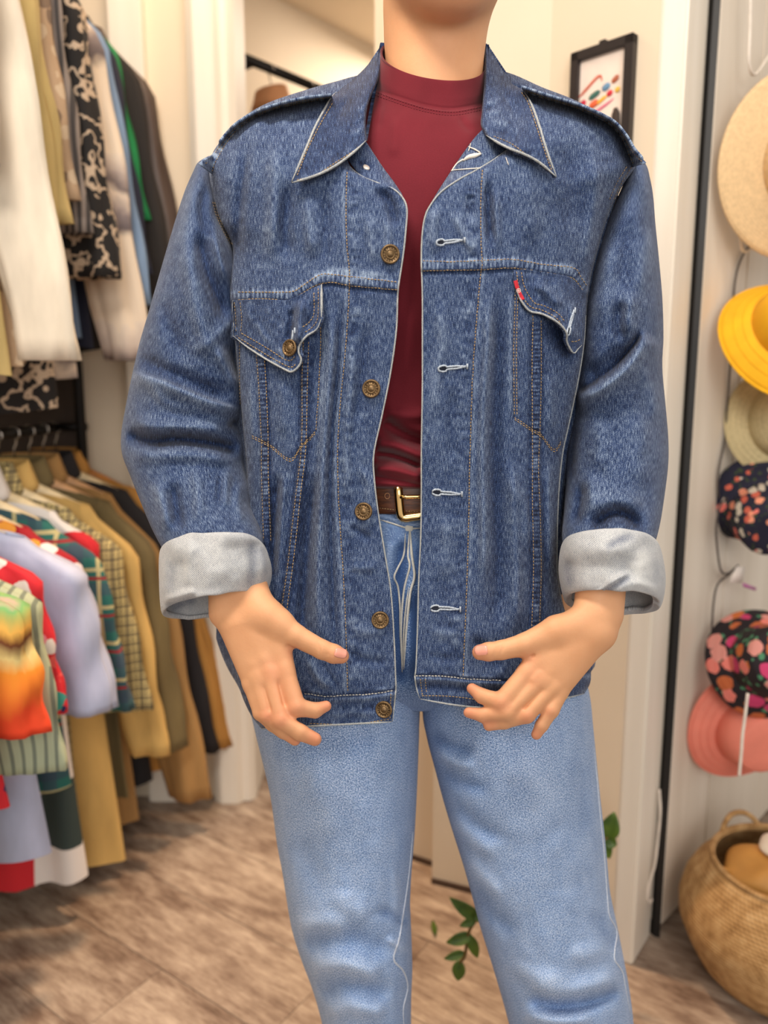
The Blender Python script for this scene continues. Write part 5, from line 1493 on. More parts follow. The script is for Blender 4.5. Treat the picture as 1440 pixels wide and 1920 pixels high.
SSR.press([
    ([(1070, 752), (1100, 735), (1152, 700), (1186, 664), (1215, 620)], 34, 13, 'c', .05, .12), ([(1090, 715), (1140, 688), (1176, 655), (1200, 615)], 20, -7, 'r', -.06, .2),
    ([(1082, 738), (1104, 724), (1150, 692), (1180, 658), (1204, 622)], 7, -4, 'r', -.14, .1), ([(1090, 752), (1140, 722), (1185, 680), (1212, 640)], 9, 3, 'r', .07, .15),  # crease shade and ridge highlight painted along the big fold
    ([(1188, 540), (1178, 590), (1180, 640), (1196, 660)], 16, 7, 'r', .06, .25), ([(1165, 560), (1160, 610), (1168, 650)], 12, -5, 'r', -.05, .3), ([(1225, 420), (1210, 500), (1198, 570)], 16, 4, 'r', .05, .3), ([(1185, 400), (1170, 480), (1165, 560)], 16, -4, 'r', -.04, .3), ([(1140, 440), (1130, 530), (1125, 620)], 20, 3, 'r', .04, .3),
    ([(1110, 1000), (1130, 972), (1160, 962), (1186, 974), (1204, 1000)], 14, -9, 'r', -.16, .2), ([(1100, 960), (1150, 935), (1210, 950)], 18, 4, 'r', .05, .3), ([(1092, 900), (1088, 940), (1076, 990)], 9, -6, 'r', -.10, .3), ([(1105, 880), (1108, 930), (1095, 975)], 14, 5, 'r', .05, .3),
    ([(1120, 770), (1125, 840), (1118, 900)], 22, 4, 'r', .03, .3), ([(1190, 760), (1200, 840), (1190, 920)], 24, 3.5, 'r', .03, .3), ([(1080, 790), (1074, 850), (1072, 920)], 9, -4, 'r', -.08, .3), ([(1205, 680), (1225, 740), (1235, 800)], 12, 3, 'r', .04, .3),
    ([(1185, 314), (1166, 346), (1148, 388)], 5, -2, 'r', -.08, 0),
])
cen = lambda S: S.xyz().mean((0, 1))
def sleeve_build(S, name, mat, thick, parent):
    V = S.xyz(); ax = V.mean(1, keepdims=True)
    nr = normals_of(V); sg = np.sign(np.sum(nr * (V - ax)))
    return link(name, grid_mesh_oriented(name, V, nr * sg, sg, S.uvm, {'wear': S.wear}, [mat], thick), parent)
sleeve_build(SSL, 'sleeve', M_DEN, .0016, jacket)
sleeve_build(SSR, 'sleeve', M_DEN, .0016, jacket)
bsL, bsR = SSL.bvh(), SSR.bvh()

# ------------------------------------------------------------------ rolled cuffs: pale inside of the cloth turned out
CL = tube_sheet([(318, 1050), (303, 1037), (298, 1046), (298, 1090), (300, 1130), (304, 1150), (312, 1146)], [(488, 1030), (494, 1030), (503, 1044), (510, 1072), (504, 1102), (492, 1118), (480, 1112)],
                [.776] * 7, [.050, .058, .063, .065, .064, .061, .054], [36, 37, 38, 27, 16, 19, 24], 110, 240, 2.35)
CL.gain = 1.2; CL.wgain = 1.0
e_ = np.linspace(-1, 1, CL.PX.shape[0])[:, None] ** 2
CL.PY += 13 * e_ * vnoise(CL.PX / 26, 0 * CL.PX + np.sign(CL.Y - .776) * 3 + np.linspace(0, 2, CL.PX.shape[0])[:, None], 81)
CL.noise(.010, 46, 36, 82).noise(.0030, 40, 40, 21).noise(.0012, 15, 15, 22)
CL.press([([(372, 1120), (340, 1130), (306, 1142)], 9, -5, 'r', -.22, .2), ([(370, 1108), (335, 1118), (302, 1128)], 8, 3, 'r', .05, .2), ([(470, 1010), (474, 1060), (466, 1112)], 10, -2.0, 'r', -.22, .15), ([(488, 1020), (497, 1070), (486, 1112)], 7, 1.5, 'r', -.15, .1), ([(360, 1010), (352, 1060), (356, 1105)], 10, 1.8, 'r', .06, .3), ([(320, 1040), (322, 1080), (318, 1120)], 10, -1.6, 'r', -.12, .3), ([(410, 1000), (415, 1050), (410, 1100)], 16, 2.0, 'r', .08, .3)])
sleeve_build(CL, 'cuff', M_DENIN, .0045, jacket)['label'] = 'pale grey rolled-up cuff'
CR = tube_sheet([(1072, 1040), (1058, 1026), (1050, 1036), (1047, 1070), (1052, 1104), (1060, 1124), (1072, 1118)], [(1218, 1030), (1232, 1026), (1241, 1040), (1248, 1078), (1246, 1112), (1238, 1133), (1224, 1126)],
                [.778] * 7, [.052, .060, .066, .068, .066, .062, .054], [34, 36, 38, 26, 16, 22, 26], 110, 240, 2.35)
CR.gain = .9; CR.wgain = 1.0
e_ = np.linspace(-1, 1, CR.PX.shape[0])[:, None] ** 2
CR.PY += 13 * e_ * vnoise(CR.PX / 26, 0 * CR.PX + np.sign(CR.Y - .776) * 3 + np.linspace(0, 2, CR.PX.shape[0])[:, None], 91)
CR.noise(.010, 46, 36, 92).noise(.0032, 40, 40, 25).noise(.0012, 15, 15, 26)
CR.press([([(1090, 1114), (1125, 1108), (1150, 1088), (1182, 1072)], 16, 6, 'c', .0, .15), ([(1112, 1120), (1150, 1100), (1186, 1078)], 7, -5, 'r', -.30, .2), ([(1130, 1030), (1165, 1012), (1195, 1002)], 8, -1.5, 'r', -.30, .3), ([(1180, 1090), (1215, 1098), (1238, 1112)], 8, 3, 'r', .06, .3), ([(1190, 1030), (1205, 1055), (1180, 1075)], 18, 2, 'r', .16, .3), ([(1062, 1040), (1066, 1080), (1072, 1110)], 12, -2, 'r', -.22, .3), ([(1225, 1040), (1232, 1080), (1226, 1110)], 9, -1.5, 'r', -.12, .3)])
sleeve_build(CR, 'cuff', M_DENIN, .0045, jacket)['label'] = 'pale grey rolled-up cuff'

# ------------------------------------------------------------------ collar leaves
def leafsheet(inner, outer, nv, nu, sagpx, side):
    a = poly(inner, nv); b = poly(outer, nv)
    u = np.linspace(0, 1, nu)[None, :]
    v = np.linspace(0, 1, nv)[:, None]
    PX = a[:, 0:1] + (b[:, 0:1] - a[:, 0:1]) * u
    PY = a[:, 1:2] + (b[:, 1:2] - a[:, 1:2]) * u + sagpx * v ** 5 * np.sin(math.pi * u ** .9)
    Y = a[:, 2:3] + (b[:, 2:3] - a[:, 2:3]) * u - .012 * np.sin(math.pi * u ** .6) * (.5 + .5 * v)
    # rolled inner edge
    k = 10
    uu_ = np.linspace(1, 0, k, endpoint=False)[None, :]
    PX2 = a[:, 0:1] + side * 3.0 * (1 - (1 - uu_) ** 2) * 0 + side * 2.5 * np.sin(uu_ * math.pi / 2) + 0 * v
    PY2 = a[:, 1:2] + 0 * uu_
    Y2 = a[:, 2:3] + .016 * uu_
    return Sheet(np.concatenate([PX2, PX], 1), np.concatenate([PY2, PY], 1), np.concatenate([Y2, Y], 1))
KL = leafsheet([(718, 84, .915), (712, 120, .872), (706, 150, .846), (695, 176, .826), (686, 202, .808), (683, 236, .793), (686, 264, .782)],
               [(719, 82, .925), (690, 121, .918), (660, 150, .908), (625, 178, .888), (608, 206, .862), (591, 238, .832), (575, 276, .806), (560, 311, .784), (546, 343, .768)], 150, 110, 15, 1)
def over(S, bv, gap):
    hit = np.array([[ray(bv, x_, y_)[0] for x_, y_ in zip(a_, b_)] for a_, b_ in zip(S.PX, S.PY)], dtype=object) if False else None
    Yp = np.full(S.PX.shape, 9.0)
    for i in range(S.PX.shape[0]):
        for j in range(10, S.PX.shape[1]):
            h_ = ray(bv, S.PX[i, j], S.PY[i, j])[0]
            if h_ is not None: Yp[i, j] = h_[1] - gap * (.5 + 1.0 * i / S.PX.shape[0])
    Y2 = np.minimum(S.Y, Yp)
    for _ in range(3):
        Q_ = np.pad(Y2, 2, mode='edge')
        Y2 = np.minimum(sum(Q_[i:i + Y2.shape[0], j:j + Y2.shape[1]] for i in range(5) for j in range(5)) / 25, np.minimum(Y2 + .002, Yp))
    S.Y = np.where(np.arange(S.PX.shape[1])[None, :] < 10, S.Y, Y2)
    return S
over(KL, bvL, .0080)
KL.noise(.002, 30, 40, 31).noise(.0010, 12, 14, 32)
KL.press([([(552, 338), (572, 290), (592, 240), (612, 208), (630, 182)], 5, 1.0, 'r', .0, 0), ([(556, 338), (600, 322), (640, 292), (672, 276)], 5, 1.0, 'r', .08, 0), ([(690, 210), (676, 224), (660, 234)], 6, 1.6, 'r', .14, .3), ([(688, 230), (672, 246), (652, 256)], 6, 1.6, 'r', .16, .3), ([(694, 190), (682, 202), (668, 208)], 5, 1.2, 'r', .12, .3), ([(684, 220), (668, 236)], 4, -1.4, 'r', -.1, .3), ([(650, 200), (630, 240), (610, 290)], 18, 2, 'r', .0, .3), ([(600, 310), (630, 292), (660, 275)], 9, 1.2, 'p', .22, .1)])
KL.wear -= .15
KR = leafsheet([(911, 84, .915), (911, 122, .872), (910, 156, .846), (908, 186, .826), (906, 210, .808), (904, 234, .794), (912, 254, .786)],
               [(912, 82, .925), (929, 110, .918), (946, 136, .908), (966, 159, .895), (986, 177, .880), (1000, 205, .856), (1012, 240, .826), (1022, 275, .800), (1032, 305, .782), (1044, 333, .766)], 150, 110, 4, -1)
# lower edge of the right leaf has a notch and an S bend
vv_ = np.linspace(0, 1, 150)[:, None]
KR.PY += vv_ ** 6 * (-10 * np.sin(np.clip((KR.PX - 912) / 132, 0, 1) * math.pi) + 4 * np.sin(np.clip((KR.PX - 912) / 132, 0, 1) * 2 * math.pi))
over(KR, bvR, .0080)
KR.noise(.002, 30, 40, 35).noise(.0010, 12, 14, 36)
KR.press([([(1040, 328), (1020, 275), (1002, 212), (986, 180)], 5, 1.0, 'r', 0, 0), ([(908, 236), (925, 262), (960, 278), (1000, 316), (1036, 332)], 5, 1.0, 'r', .08, 0), ([(908, 196), (926, 190), (940, 182)], 5, 1.5, 'r', .16, .3), ([(908, 216), (926, 210), (944, 206)], 5, 1.6, 'r', .16, .3), ([(907, 206), (926, 200)], 4, -1.4, 'r', -.12, .3), ([(912, 232), (934, 228), (956, 236)], 6, 1.5, 'r', .16, .3), ([(914, 244), (936, 248), (952, 252)], 5, -1.5, 'r', -.1, .3), ([(940, 180), (960, 220), (985, 260)], 18, 2, 'r', .02, .3), ([(960, 265), (990, 290), (1015, 315)], 9, 1.2, 'p', .25, .1)])
KR.wear -= .09
kl = KL.build('collar', M_DEN, jacket, .0034); kr = KR.build('collar', M_DEN, jacket, .0034)
bkL, bkR = KL.bvh(), KR.bvh()
# collar at the back of the neck
thc = np.linspace(0, math.pi, 40)[None, :]; vc = np.linspace(0, 1, 14)[:, None]
PXc = 815 - (100 + 60 * vc) * np.cos(thc); PYc = 84 + 90 * vc - 10 * np.sin(thc); Ycc = .918 + (.055 + .02 * vc) * np.sin(thc)
Sheet(PXc, PYc, Ycc).build('collar_back', M_DEN, jacket, .003, 'out')
# lapel facings (inside of the front turned outward)
FLs = patch([(652, 300), (676, 329), (700, 341), (738, 355), (756, 372)], [(684, 262), (700, 286), (720, 316), (738, 340), (754, 364)], 60, 24, [.795, .778, .770, .764, .762], [.802, .800, .796, .790, .776], .004)
FLs.Y += .0012
FLs.noise(.001, 20, 20, 41); FLs.wear -= .02
FLs.press([([(668, 305), (690, 312), (700, 320)], 7, -1.0, 'r', -.1, .2), ([(660, 300), (668, 312), (676, 322)], 5, .6, 'p', .3, 0)])
fo = FLs.build('lapel_facing', M_DEN, jacket, .0014); bfL = FLs.bvh()
FRs = patch([(957, 274), (933, 292), (900, 314), (852, 342), (819, 371), (801, 398)], [(904, 243), (890, 258), (874, 279), (846, 320), (819, 362), (797, 400)], 60, 24, [.795, .782, .772, .767, .763, .760], [.802, .802, .800, .794, .782, .764], .004)
FRs.Y += .0012
FRs.noise(.001, 20, 20, 42); FRs.wear += .04
FRs.press([([(920, 262), (935, 266), (948, 280)], 6, 1.2, 'p', .4, .1)])
FRs.build('lapel_facing', M_DEN, jacket, .0014); bfR = FRs.bvh()

# ------------------------------------------------------------------ pocket flaps
FLP = patch([(437, 563), (477, 561), (520, 562), (541, 562), (561, 553), (580, 543), (603, 533)],
            [(437, 630), (463, 650), (500, 674), (535, 693), (547, 697), (560, 687), (565, 674), (560, 660), (563, 645), (575, 630), (594, 617), (603, 596)], 110, 60, [.851, .806, .783, .776, .771, .767, .764], [.846, .805, .780, .768, .762, .756, .752, .752, .752, .753, .756, .757])
u110 = np.linspace(0, 1, 110)[None, :]; v60 = np.linspace(0, 1, 60)[:, None]
FLP.Y = follow(FLP, bvL) - .0040 - .010 * v60 * sstep((FLP.PX - 470) / 90) - .002 * v60
FLP.noise(.0014, 22, 22, 51).noise(.0008, 9, 9, 52)
FLP.press([([(566, 560), (562, 600), (556, 650)], 9, 5.5, 'r', .03, .2), ([(548, 575), (545, 610), (540, 650)], 7, -3.0, 'r', -.08, .25), ([(590, 560), (588, 590), (575, 620)], 8, -2.5, 'r', -.02, .25), ([(480, 600), (492, 625), (510, 645)], 5, 1.8, 'r', .14, .3), ([(470, 575), (465, 590), (476, 605)], 5, 1.5, 'r', .12, .3), ([(520, 650), (530, 665), (538, 672)], 5, 1.5, 'r', .2, .3), ([(440, 570), (443, 600), (440, 628)], 5, .6, 'p', .2, 0), ([(440, 632), (500, 668), (545, 690)], 8, .8, 'p', .25, 0), ([(500, 575), (505, 590)], 4, 1.2, 'r', .1, .3)])
FLP.wear -= .05
fl1 = FLP.build('pocket_flap', M_DEN, jacket, .0032); bfl = FLP.bvh()
FRP = patch([(963, 506), (990, 506), (1017, 510), (1050, 515), (1069, 520), (1085, 534), (1093, 545)],
            [(966, 536), (976, 562), (993, 583), (1017, 589), (1046, 605), (1062, 624), (1063, 642), (1075, 662), (1084, 654), (1092, 646)], 110, 60, [.77] * 3, [.77] * 3)
FRP.Y = follow(FRP, bvR) - .0040 - .012 * v60 * np.exp(-((FRP.PX - 1045) / 40) ** 2) - .012 * v60 ** 1.5 * sstep((FRP.PX - 1030) / 60)
FRP.noise(.0014, 22, 22, 55).noise(.0008, 9, 9, 56)
FRP.press([([(1000, 530), (1030, 550), (1055, 580)], 9, 3.0, 'r', .04, .25), ([(1010, 560), (1030, 575), (1050, 596)], 6, -2.0, 'r', -.06, .25), ([(1068, 560), (1074, 600), (1072, 640)], 8, 3.0, 'r', .05, .25), ([(1035, 525), (1050, 545), (1060, 570)], 5, 1.5, 'r', .12, .3), ([(984, 570), (1017, 582), (1048, 600), (1060, 625)], 6, .9, 'p', .25, 0)])
FRP.wear -= .05
fl2 = FRP.build('pocket_flap', M_DEN, jacket, .0032); bfr = FRP.bvh()

# ------------------------------------------------------------------ worn pale edges (thin rolled cloth)
def edge(name, pts3, r=.0009, parent=None, mat=None):
    n_ = len(pts3); k_ = np.minimum(1, .3 + np.minimum(np.arange(n_), np.arange(n_)[::-1]) / 12)
    me = tube_mesh(name, pts3 - BASE, r * k_ * (1 + .18 * vnoise(np.arange(n_) / 1.7, np.zeros(n_), 5)), 8, [mat or M_EDGE])
    uvl = me.uv_layers.new(name='UVMap')
    co = np.zeros(len(me.vertices) * 3); me.vertices.foreach_get('co', co); co = co.reshape(-1, 3)
    li = np.zeros(len(me.loops), np.int32); me.loops.foreach_get('vertex_index', li)
    uvl.data.foreach_set('uv', np.stack([co[li, 0] * 1.0, co[li, 2] * 1.0], 1).ravel())
    a = me.attributes.new('wear', 'FLOAT', 'POINT')
    a.data.foreach_set('value', np.zeros(len(me.vertices), np.float32))
    return link(name, me, parent or jacket)
sub = lambda S, sl, k=1: S.world()[sl][::k]
fw = np.array([0, -.0004, 0])
edge('front_edge', sub(SL, (slice(50, NV), -1), 3) + fw, .0008); edge('front_edge', sub(SR, (slice(50, NV), -1), 3) + fw, .0008)
edge('collar_edge', sub(KL, (-1, slice(10, None)), 2) + fw, .0012, jacket); edge('collar_edge', sub(KR, (-1, slice(10, None)), 2) + fw, .0012, jacket)
edge('collar_edge', sub(KL, (slice(60, None), -1), 2) + fw, .0011); edge('collar_edge', sub(KR, (slice(60, None), -1), 2) + fw, .0011)
edge('flap_edge', sub(FLP, (-1, slice(None)), 2) + fw, .0010); edge('flap_edge', sub(FRP, (-1, slice(None)), 2) + fw, .0010)
edge('flap_edge', sub(FLP, (slice(None), 0), 2) + fw, .0010); edge('flap_edge', sub(FLP, (slice(None), -1), 2) + fw, .0012)
edge('hem_edge', sub(SL, (-1, slice(None)), 2) + fw, .0010, None, M_EDGE); edge('hem_edge', sub(SR, (-1, slice(None)), 2) + fw, .0010)
edge('side_edge', sub(SR, (slice(270, 430), 1), 3) + fw, .0010)

# ------------------------------------------------------------------ stitching
class Stitches:
    def __init__(s): s.V = []; s.F = []; s.n = 0
    def add(s, a, b, nrm, w_, h_):
        d = b - a; L = np.linalg.norm(d)
        if L < 1e-6: return
        d = d / L; sd = np.cross(d, nrm); sd /= max(np.linalg.norm(sd), 1e-9); up = np.cross(sd, d)
        m_ = (a + b) / 2 + up * h_
        ring = lambda c, k: [c + sd * w_ * k, c + up * h_ * .6 * k, c - sd * w_ * k, c - up * h_ * .6 * k]
        P_ = ring(a + up * h_ * .1, .6) + ring(m_, 1.0) + ring(b + up * h_ * .1, .6)
        s.V += P_
        o = s.n
        for r_ in (0, 4):
            for j in range(4):
                l = (j + 1) % 4
                s.F.append((o + r_ + j, o + r_ + l, o + r_ + 4 + l, o + r_ + 4 + j))
        s.F.append((o + 3, o + 2, o + 1, o)); s.F.append((o + 8, o + 9, o + 10, o + 11))
        s.n += 12
    def line(s, pts, bvhs, L=4.6, gap=1.7, w_=.00052, h_=.0005, lift=.00025):
        p = poly(pts, 200)
        d = np.concatenate([[0], np.cumsum(np.linalg.norm(np.diff(p, axis=0), axis=1))])
        x = 0.8
        while x + L < d[-1]:
            ends = []
            for q_ in (x, x + L):
                px, py = np.interp(q_, d, p[:, 0]), np.interp(q_, d, p[:, 1])
                best = None
                for b_ in bvhs:
                    h, nn_ = ray(b_, px, py)
                    if h is not None and (best is None or h[1] < best[0][1]): best = (h, nn_)
                ends.append(best)
            if ends[0] is not None and ends[1] is not None and np.linalg.norm(ends[0][0] - ends[1][0]) < .006:
                n_ = ends[0][1]
                if np.dot(n_, np.array([0, 0, CAMZ]) - ends[0][0]) < 0: n_ = -n_
                s.add(ends[0][0] + n_ * lift, ends[1][0] + n_ * lift, n_, w_, h_)
            x += L + gap
    def build(s, name, mat, parent):
        o = link(name, mk_mesh(name, np.array(s.V) - BASE, s.F, None, None, True, [mat]), parent)
        o['kind'] = 'stuff'
        return o
sh = lambda pts, dx, dy: [(x_ + dx, y_ + dy) for x_, y_ in pts]
ST_ = Stitches()
for l in (yokeL_u, yokeL_l, plkL, b1Ll, b1Lr, b2Ll, b2Lr, pkLV, sh(pkLV, 0, 4), pkLv1, pkLv2): ST_.line(l, [bvL])
for l in (yokeR_u, yokeR_l, plkR, b1R_l, b1R_r, pkRV, sh(pkRV, 0, 4), pkRv1, sh(pkRv1, 5, 0)): ST_.line(l, [bvR])
ST_.line([(580, 1356), (660, 1358), (730, 1348)], [bvL]); ST_.line([(790, 1304), (840, 1305), (900, 1312)], [bvR])
ST_.line([(733, 1300), (731, 1348)], [bvL], 3.6); ST_.line([(797, 1272), (800, 1302)], [bvR], 3.6); ST_.line([(788, 1272), (792, 1304)], [bvR], 3.6)
# flaps, collar
ST_.line([(440, 566), (443, 600), (441, 627)], [bfl]); ST_.line([(451, 566), (454, 600), (452, 622)], [bfl]); ST_.line([(441, 629), (500, 665), (543, 688), (556, 682)], [bfl]); ST_.line([(452, 624), (500, 652), (540, 676), (554, 668)], [bfl])
ST_.line([(597, 540), (597, 592), (588, 612), (568, 626)], [bfl]); ST_.line([(589, 548), (589, 588), (580, 604), (562, 616)], [bfl])
ST_.line([(968, 509), (972, 536), (983, 562), (996, 576), (1017, 582), (1044, 598), (1058, 620)], [bfr]); ST_.line([(977, 510), (981, 532), (990, 552), (1002, 568), (1020, 574), (1046, 588), (1060, 606)], [bfr])
ST_.line([(1070, 640), (1080, 640), (1091, 634)], [bfr])
ST_.line([(557, 330), (577, 280), (598, 238), (615, 208), (632, 180)], [bkL], 4.4); ST_.line([(556, 338), (590, 330), (622, 310), (652, 291), (674, 275)], [bkL], 4.4)
ST_.line([(1034, 320), (1018, 275), (1003, 228), (990, 192), (976, 172)], [bkR], 4.4); ST_.line([(1030, 326), (1012, 316), (985, 290), (958, 270), (925, 256)], [bkR], 4.4)
# armholes
for k_ in (3, 12): ST_.line([(396 + k_ * .6, 378), (403 + k_ * .6, 404), (417 + k_ * .7, 436), (433 + k_ * .5, 462)], [bvL, bsL], 4.2)
for k_ in (0, 9): ST_.line([(1184 - k_, 312), (1166 - k_, 340), (1150 - k_, 376)], [bvR, bsR], 4.2)
ST_.build('stitching', M_THREAD, jacket)
SW_ = Stitches()
SW_.line(wbL[1:], [bvL], 4.8, 1.2, .0007, .0006); SW_.line(wbR[:4], [bvR], 4.8, 1.2, .0007, .0006)
SW_.build('pale_stitching', M_THREADW, jacket)

# shoulder seams: raised puckered strips along the shoulder
def strip(name, up, lo, Yu, Yl, bv, nu=120):
    S = patch(up, lo, nu, 10, Yu, Yl)
    S.Y = np.minimum(S.Y, follow(S, bv, 2)) - .0005
    v_ = np.linspace(0, 1, 10)[:, None]
    S.Y = S.Y - .0018 * np.sin(math.pi * v_) - .0009 * np.sin(np.linspace(0, 1, nu) * nu * .9)[None, :] * np.sin(math.pi * v_)
    S.wear = S.wear + .26 + .16 * np.sin(np.linspace(0, 1, nu) * nu * .9)[None, :] + 0 * v_
    S.build(name, M_DEN, jacket, .002)
    return S
s1 = strip('shoulder_seam', [(622, 179), (560, 187), (492, 206), (446, 231), (418, 260), (396, 291), (372, 306)], [(624, 187), (562, 195), (497, 214), (455, 239), (429, 267), (412, 296), (398, 327)], [.884, .884, .886, .888, .889, .889, .890], [.878, .876, .876, .876, .876, .875, .872], bvL)
s2 = strip('shoulder_seam', [(978, 164), (1030, 181), (1080, 196), (1120, 212), (1152, 230), (1173, 254), (1190, 282), (1212, 305)], [(982, 174), (1028, 190), (1078, 205), (1116, 221), (1145, 240), (1164, 264), (1176, 292), (1186, 314)], [.884, .884, .886, .888, .889, .890, .890, .888], [.878, .877, .876, .876, .875, .875, .874, .872], bvR)
SS2 = Stitches()
for S, u_, l_ in ((s1.bvh(), [(620, 181), (560, 189), (495, 208), (449, 233), (421, 262), (398, 296), (380, 309)], [(620, 185), (560, 193), (497, 212), (453, 237), (427, 266), (408, 298), (396, 322)]),
                  (s2.bvh(), [(984, 168), (1032, 184), (1080, 199), (1119, 214), (1150, 233), (1171, 257), (1188, 285), (1206, 304)], [(984, 172), (1030, 188), (1079, 203), (1117, 219), (1146, 238), (1166, 262), (1179, 290), (1190, 310)])):
    SS2.line(u_, [S], 4.0, 1.6); SS2.line(l_, [S], 4.0, 1.6)
SS2.build('shoulder_stitching', M_THREAD, jacket)

# ------------------------------------------------------------------ buttons, rivet, buttonholes, tab
RB_ = .0090
but_me = lathe_mesh('button', [(0, .0034), (.0026, .0033), (.0031, .0026), (.0036, .0023), (.0038, .0029), (.0044, .0029), (.0046, .0023), (.0070, .0025), (.0072, .0032), (.0082, .0033), (.0090, .0024), (.0091, .0012), (.0080, .0004), (.003, .0), (.003, -.002), (0, -.002)], 40, [M_BRASS])
bmk = bmesh.new()
for k in range(15):
    a = k / 15 * 2 * math.pi
    r_ = bmesh.ops.create_cube(bmk, size=1)
    Mx = Matrix.Rotation(a, 4, 'Z') @ Matrix.Translation((.00585, 0, .0026)) @ Matrix.Diagonal((.0015, .0006 if k % 3 else .0012, .0006, 1))
    bmesh.ops.transform(bmk, matrix=Mx, verts=r_['verts'])
mark_me = bpy.data.meshes.new('button_lettering'); bmk.to_mesh(mark_me); bmk.free(); mark_me.materials.append(M_BRASSD)
def button(px, py, bvhs, sc=1.0, tx=0.0, ty=0.0):
    h, n_ = on(bvhs, px, py)
    n_ = n_ * .5 + np.array([0, -.85, .05]) + np.array([tx, 0, ty])
    q_ = Vector(n_ / np.linalg.norm(n_)).to_track_quat('Z', 'Y')
    o = link('button', but_me, jacket)
    o.rotation_mode = 'QUATERNION'; o.rotation_quaternion = q_
    o.location = tuple(h + n_ / np.linalg.norm(n_) * .0012 - BASE); o.scale = (sc,) * 3
    link('button_lettering', mark_me, o)
    return o
for (x_, y_, tx, ty) in ((731, 477, -.05, 0), (697, 729, -.1, .05), (683, 959, -.05, .15), (713, 1162, 0, .15), (721, 1329, -.25, .15)): button(x_, y_, [bvL], 1.0, tx, ty)
button(546, 653, [bfl], .92, -.55, .1)
h, n_ = on([bfL], 687, 314)
rv = link('rivet', lathe_mesh('rivet', [(0, .0009), (.0028, .0009), (.0036, .0004), (.0036, -.001), (0, -.001)], 24, [plain('rivet_steel', (206, 200, 194), .35, .03, 100, .3)]), jacket)
rv.rotation_mode = 'QUATERNION'; rv.rotation_quaternion = Vector(n_ + np.array([.35, -.2, .2])).to_track_quat('Z', 'Y'); rv.location = tuple(h - BASE)
M_SLIT = plain('slit_dark', (24, 30, 46), .9)
M_BHOLE = plain('buttonhole_thread', (164, 174, 186), .75, .15, 900)
def buttonhole(pts_mid, wid, bvhs, r_=.0010):
    """keyhole of thread round a slit; pts_mid from the wide end to the narrow end"""
    m_ = poly(pts_mid, 24)
    tg_ = np.gradient(m_, axis=0); tg_ /= np.linalg.norm(tg_, axis=1, keepdims=True)
    nr_ = np.stack([-tg_[:, 1], tg_[:, 0]], 1)
    s_ = np.linspace(0, 1, 24)
    hw_ = wid * (np.where(s_ < .3, np.sqrt(np.clip(1 - ((s_ - .18) / .20) ** 2, 0, 1)) * 1.0, 0))
    hw_ = np.maximum(hw_, wid * .42 * np.clip((1 - s_) * 3, 0.15, 1) * np.clip(s_ * 12, 0, 1))
    up_ = m_ + nr_ * hw_[:, None]; dn_ = m_ - nr_ * hw_[:, None]
    loop = np.concatenate([up_, dn_[::-1]])
    lo3 = np.array([on(bvhs, x_, y_)[0] + on(bvhs, x_, y_)[1] * .0006 for x_, y_ in loop])
    rr2 = r_ * (1 + .18 * np.sin(np.arange(len(lo3)) * 2.4))
    o = link('buttonhole', tube_mesh('buttonhole', lo3 - BASE, rr2, 6, [M_BHOLE], True), jacket)
    V = np.array([[on(bvhs, *(m_[i] + nr_[i] * hw_[i] * k_))[0] + on(bvhs, *m_[i])[1] * .0004 for k_ in (-1, 0, 1)] for i in range(24)])
    link('slit', grid_mesh('slit', V - BASE, None, None, [M_SLIT], 'out', .0002, V.mean((0, 1)) - BASE + np.array([0, .1, 0])), o)
    e_ = on(bvhs, *m_[-1])[0]
    link('bar_tack', tube_mesh('bar_tack', np.array([on(bvhs, m_[-1][0] + 3, m_[-1][1] + d_)[0] + np.array([0, -.0008, 0]) for d_ in (-5, 0, 5)]) - BASE, .0010, 6, [M_BHOLE]), o)
    return o
for pts_ in ([(818, 455), (835, 454), (868, 450)], [(822, 692), (840, 690), (873, 687)], [(811, 922), (830, 924), (863, 926)], [(808, 1141), (830, 1140), (860, 1142)]):
    buttonhole(pts_, 5.6, [bvR])
buttonhole([(1064, 628), (1068, 610), (1075, 582)], 3.0, [bfr], .0009)
buttonhole([(546, 648), (549, 634), (550, 620)], 1.6, [bfl], .0007)
# frayed buttonhole at the top right of the front
M_FRAY = plain('frayed_cotton', (226, 218, 206), .9, .05)
for nm, pts_, r_ in (('frayed_thread', [(868, 302), (878, 296), (893, 292), (902, 289)], [.0008, .0022, .0024, .0008]), ('frayed_thread', [(846, 322), (856, 308), (868, 300)], [.0005, .0007, .0010]), ('frayed_thread', [(846, 320), (870, 318), (900, 316)], [.0005] * 3), ('frayed_thread', [(878, 276), (890, 281), (900, 287)], [.0005, .0008, .0006]), ('frayed_thread', [(882, 270), (880, 278), (878, 284)], [.0004] * 3), ('frayed_thread', [(948, 296), (950, 302), (953, 310)], [.0003] * 3)):
    pp_ = poly(pts_, 12)
    p3 = np.array([on([bfR, bvR], x_, y_)[0] + np.array([0, -.0016, 0]) if ray(bfR, x_, y_)[0] is not None or ray(bvR, x_, y_)[0] is not None else P(x_, y_, .79) for x_, y_ in pp_])
    link(nm, tube_mesh(nm, p3 - BASE, np.interp(np.linspace(0, 1, 12), np.linspace(0, 1, len(r_)), r_), 6, [M_FRAY]), jacket)
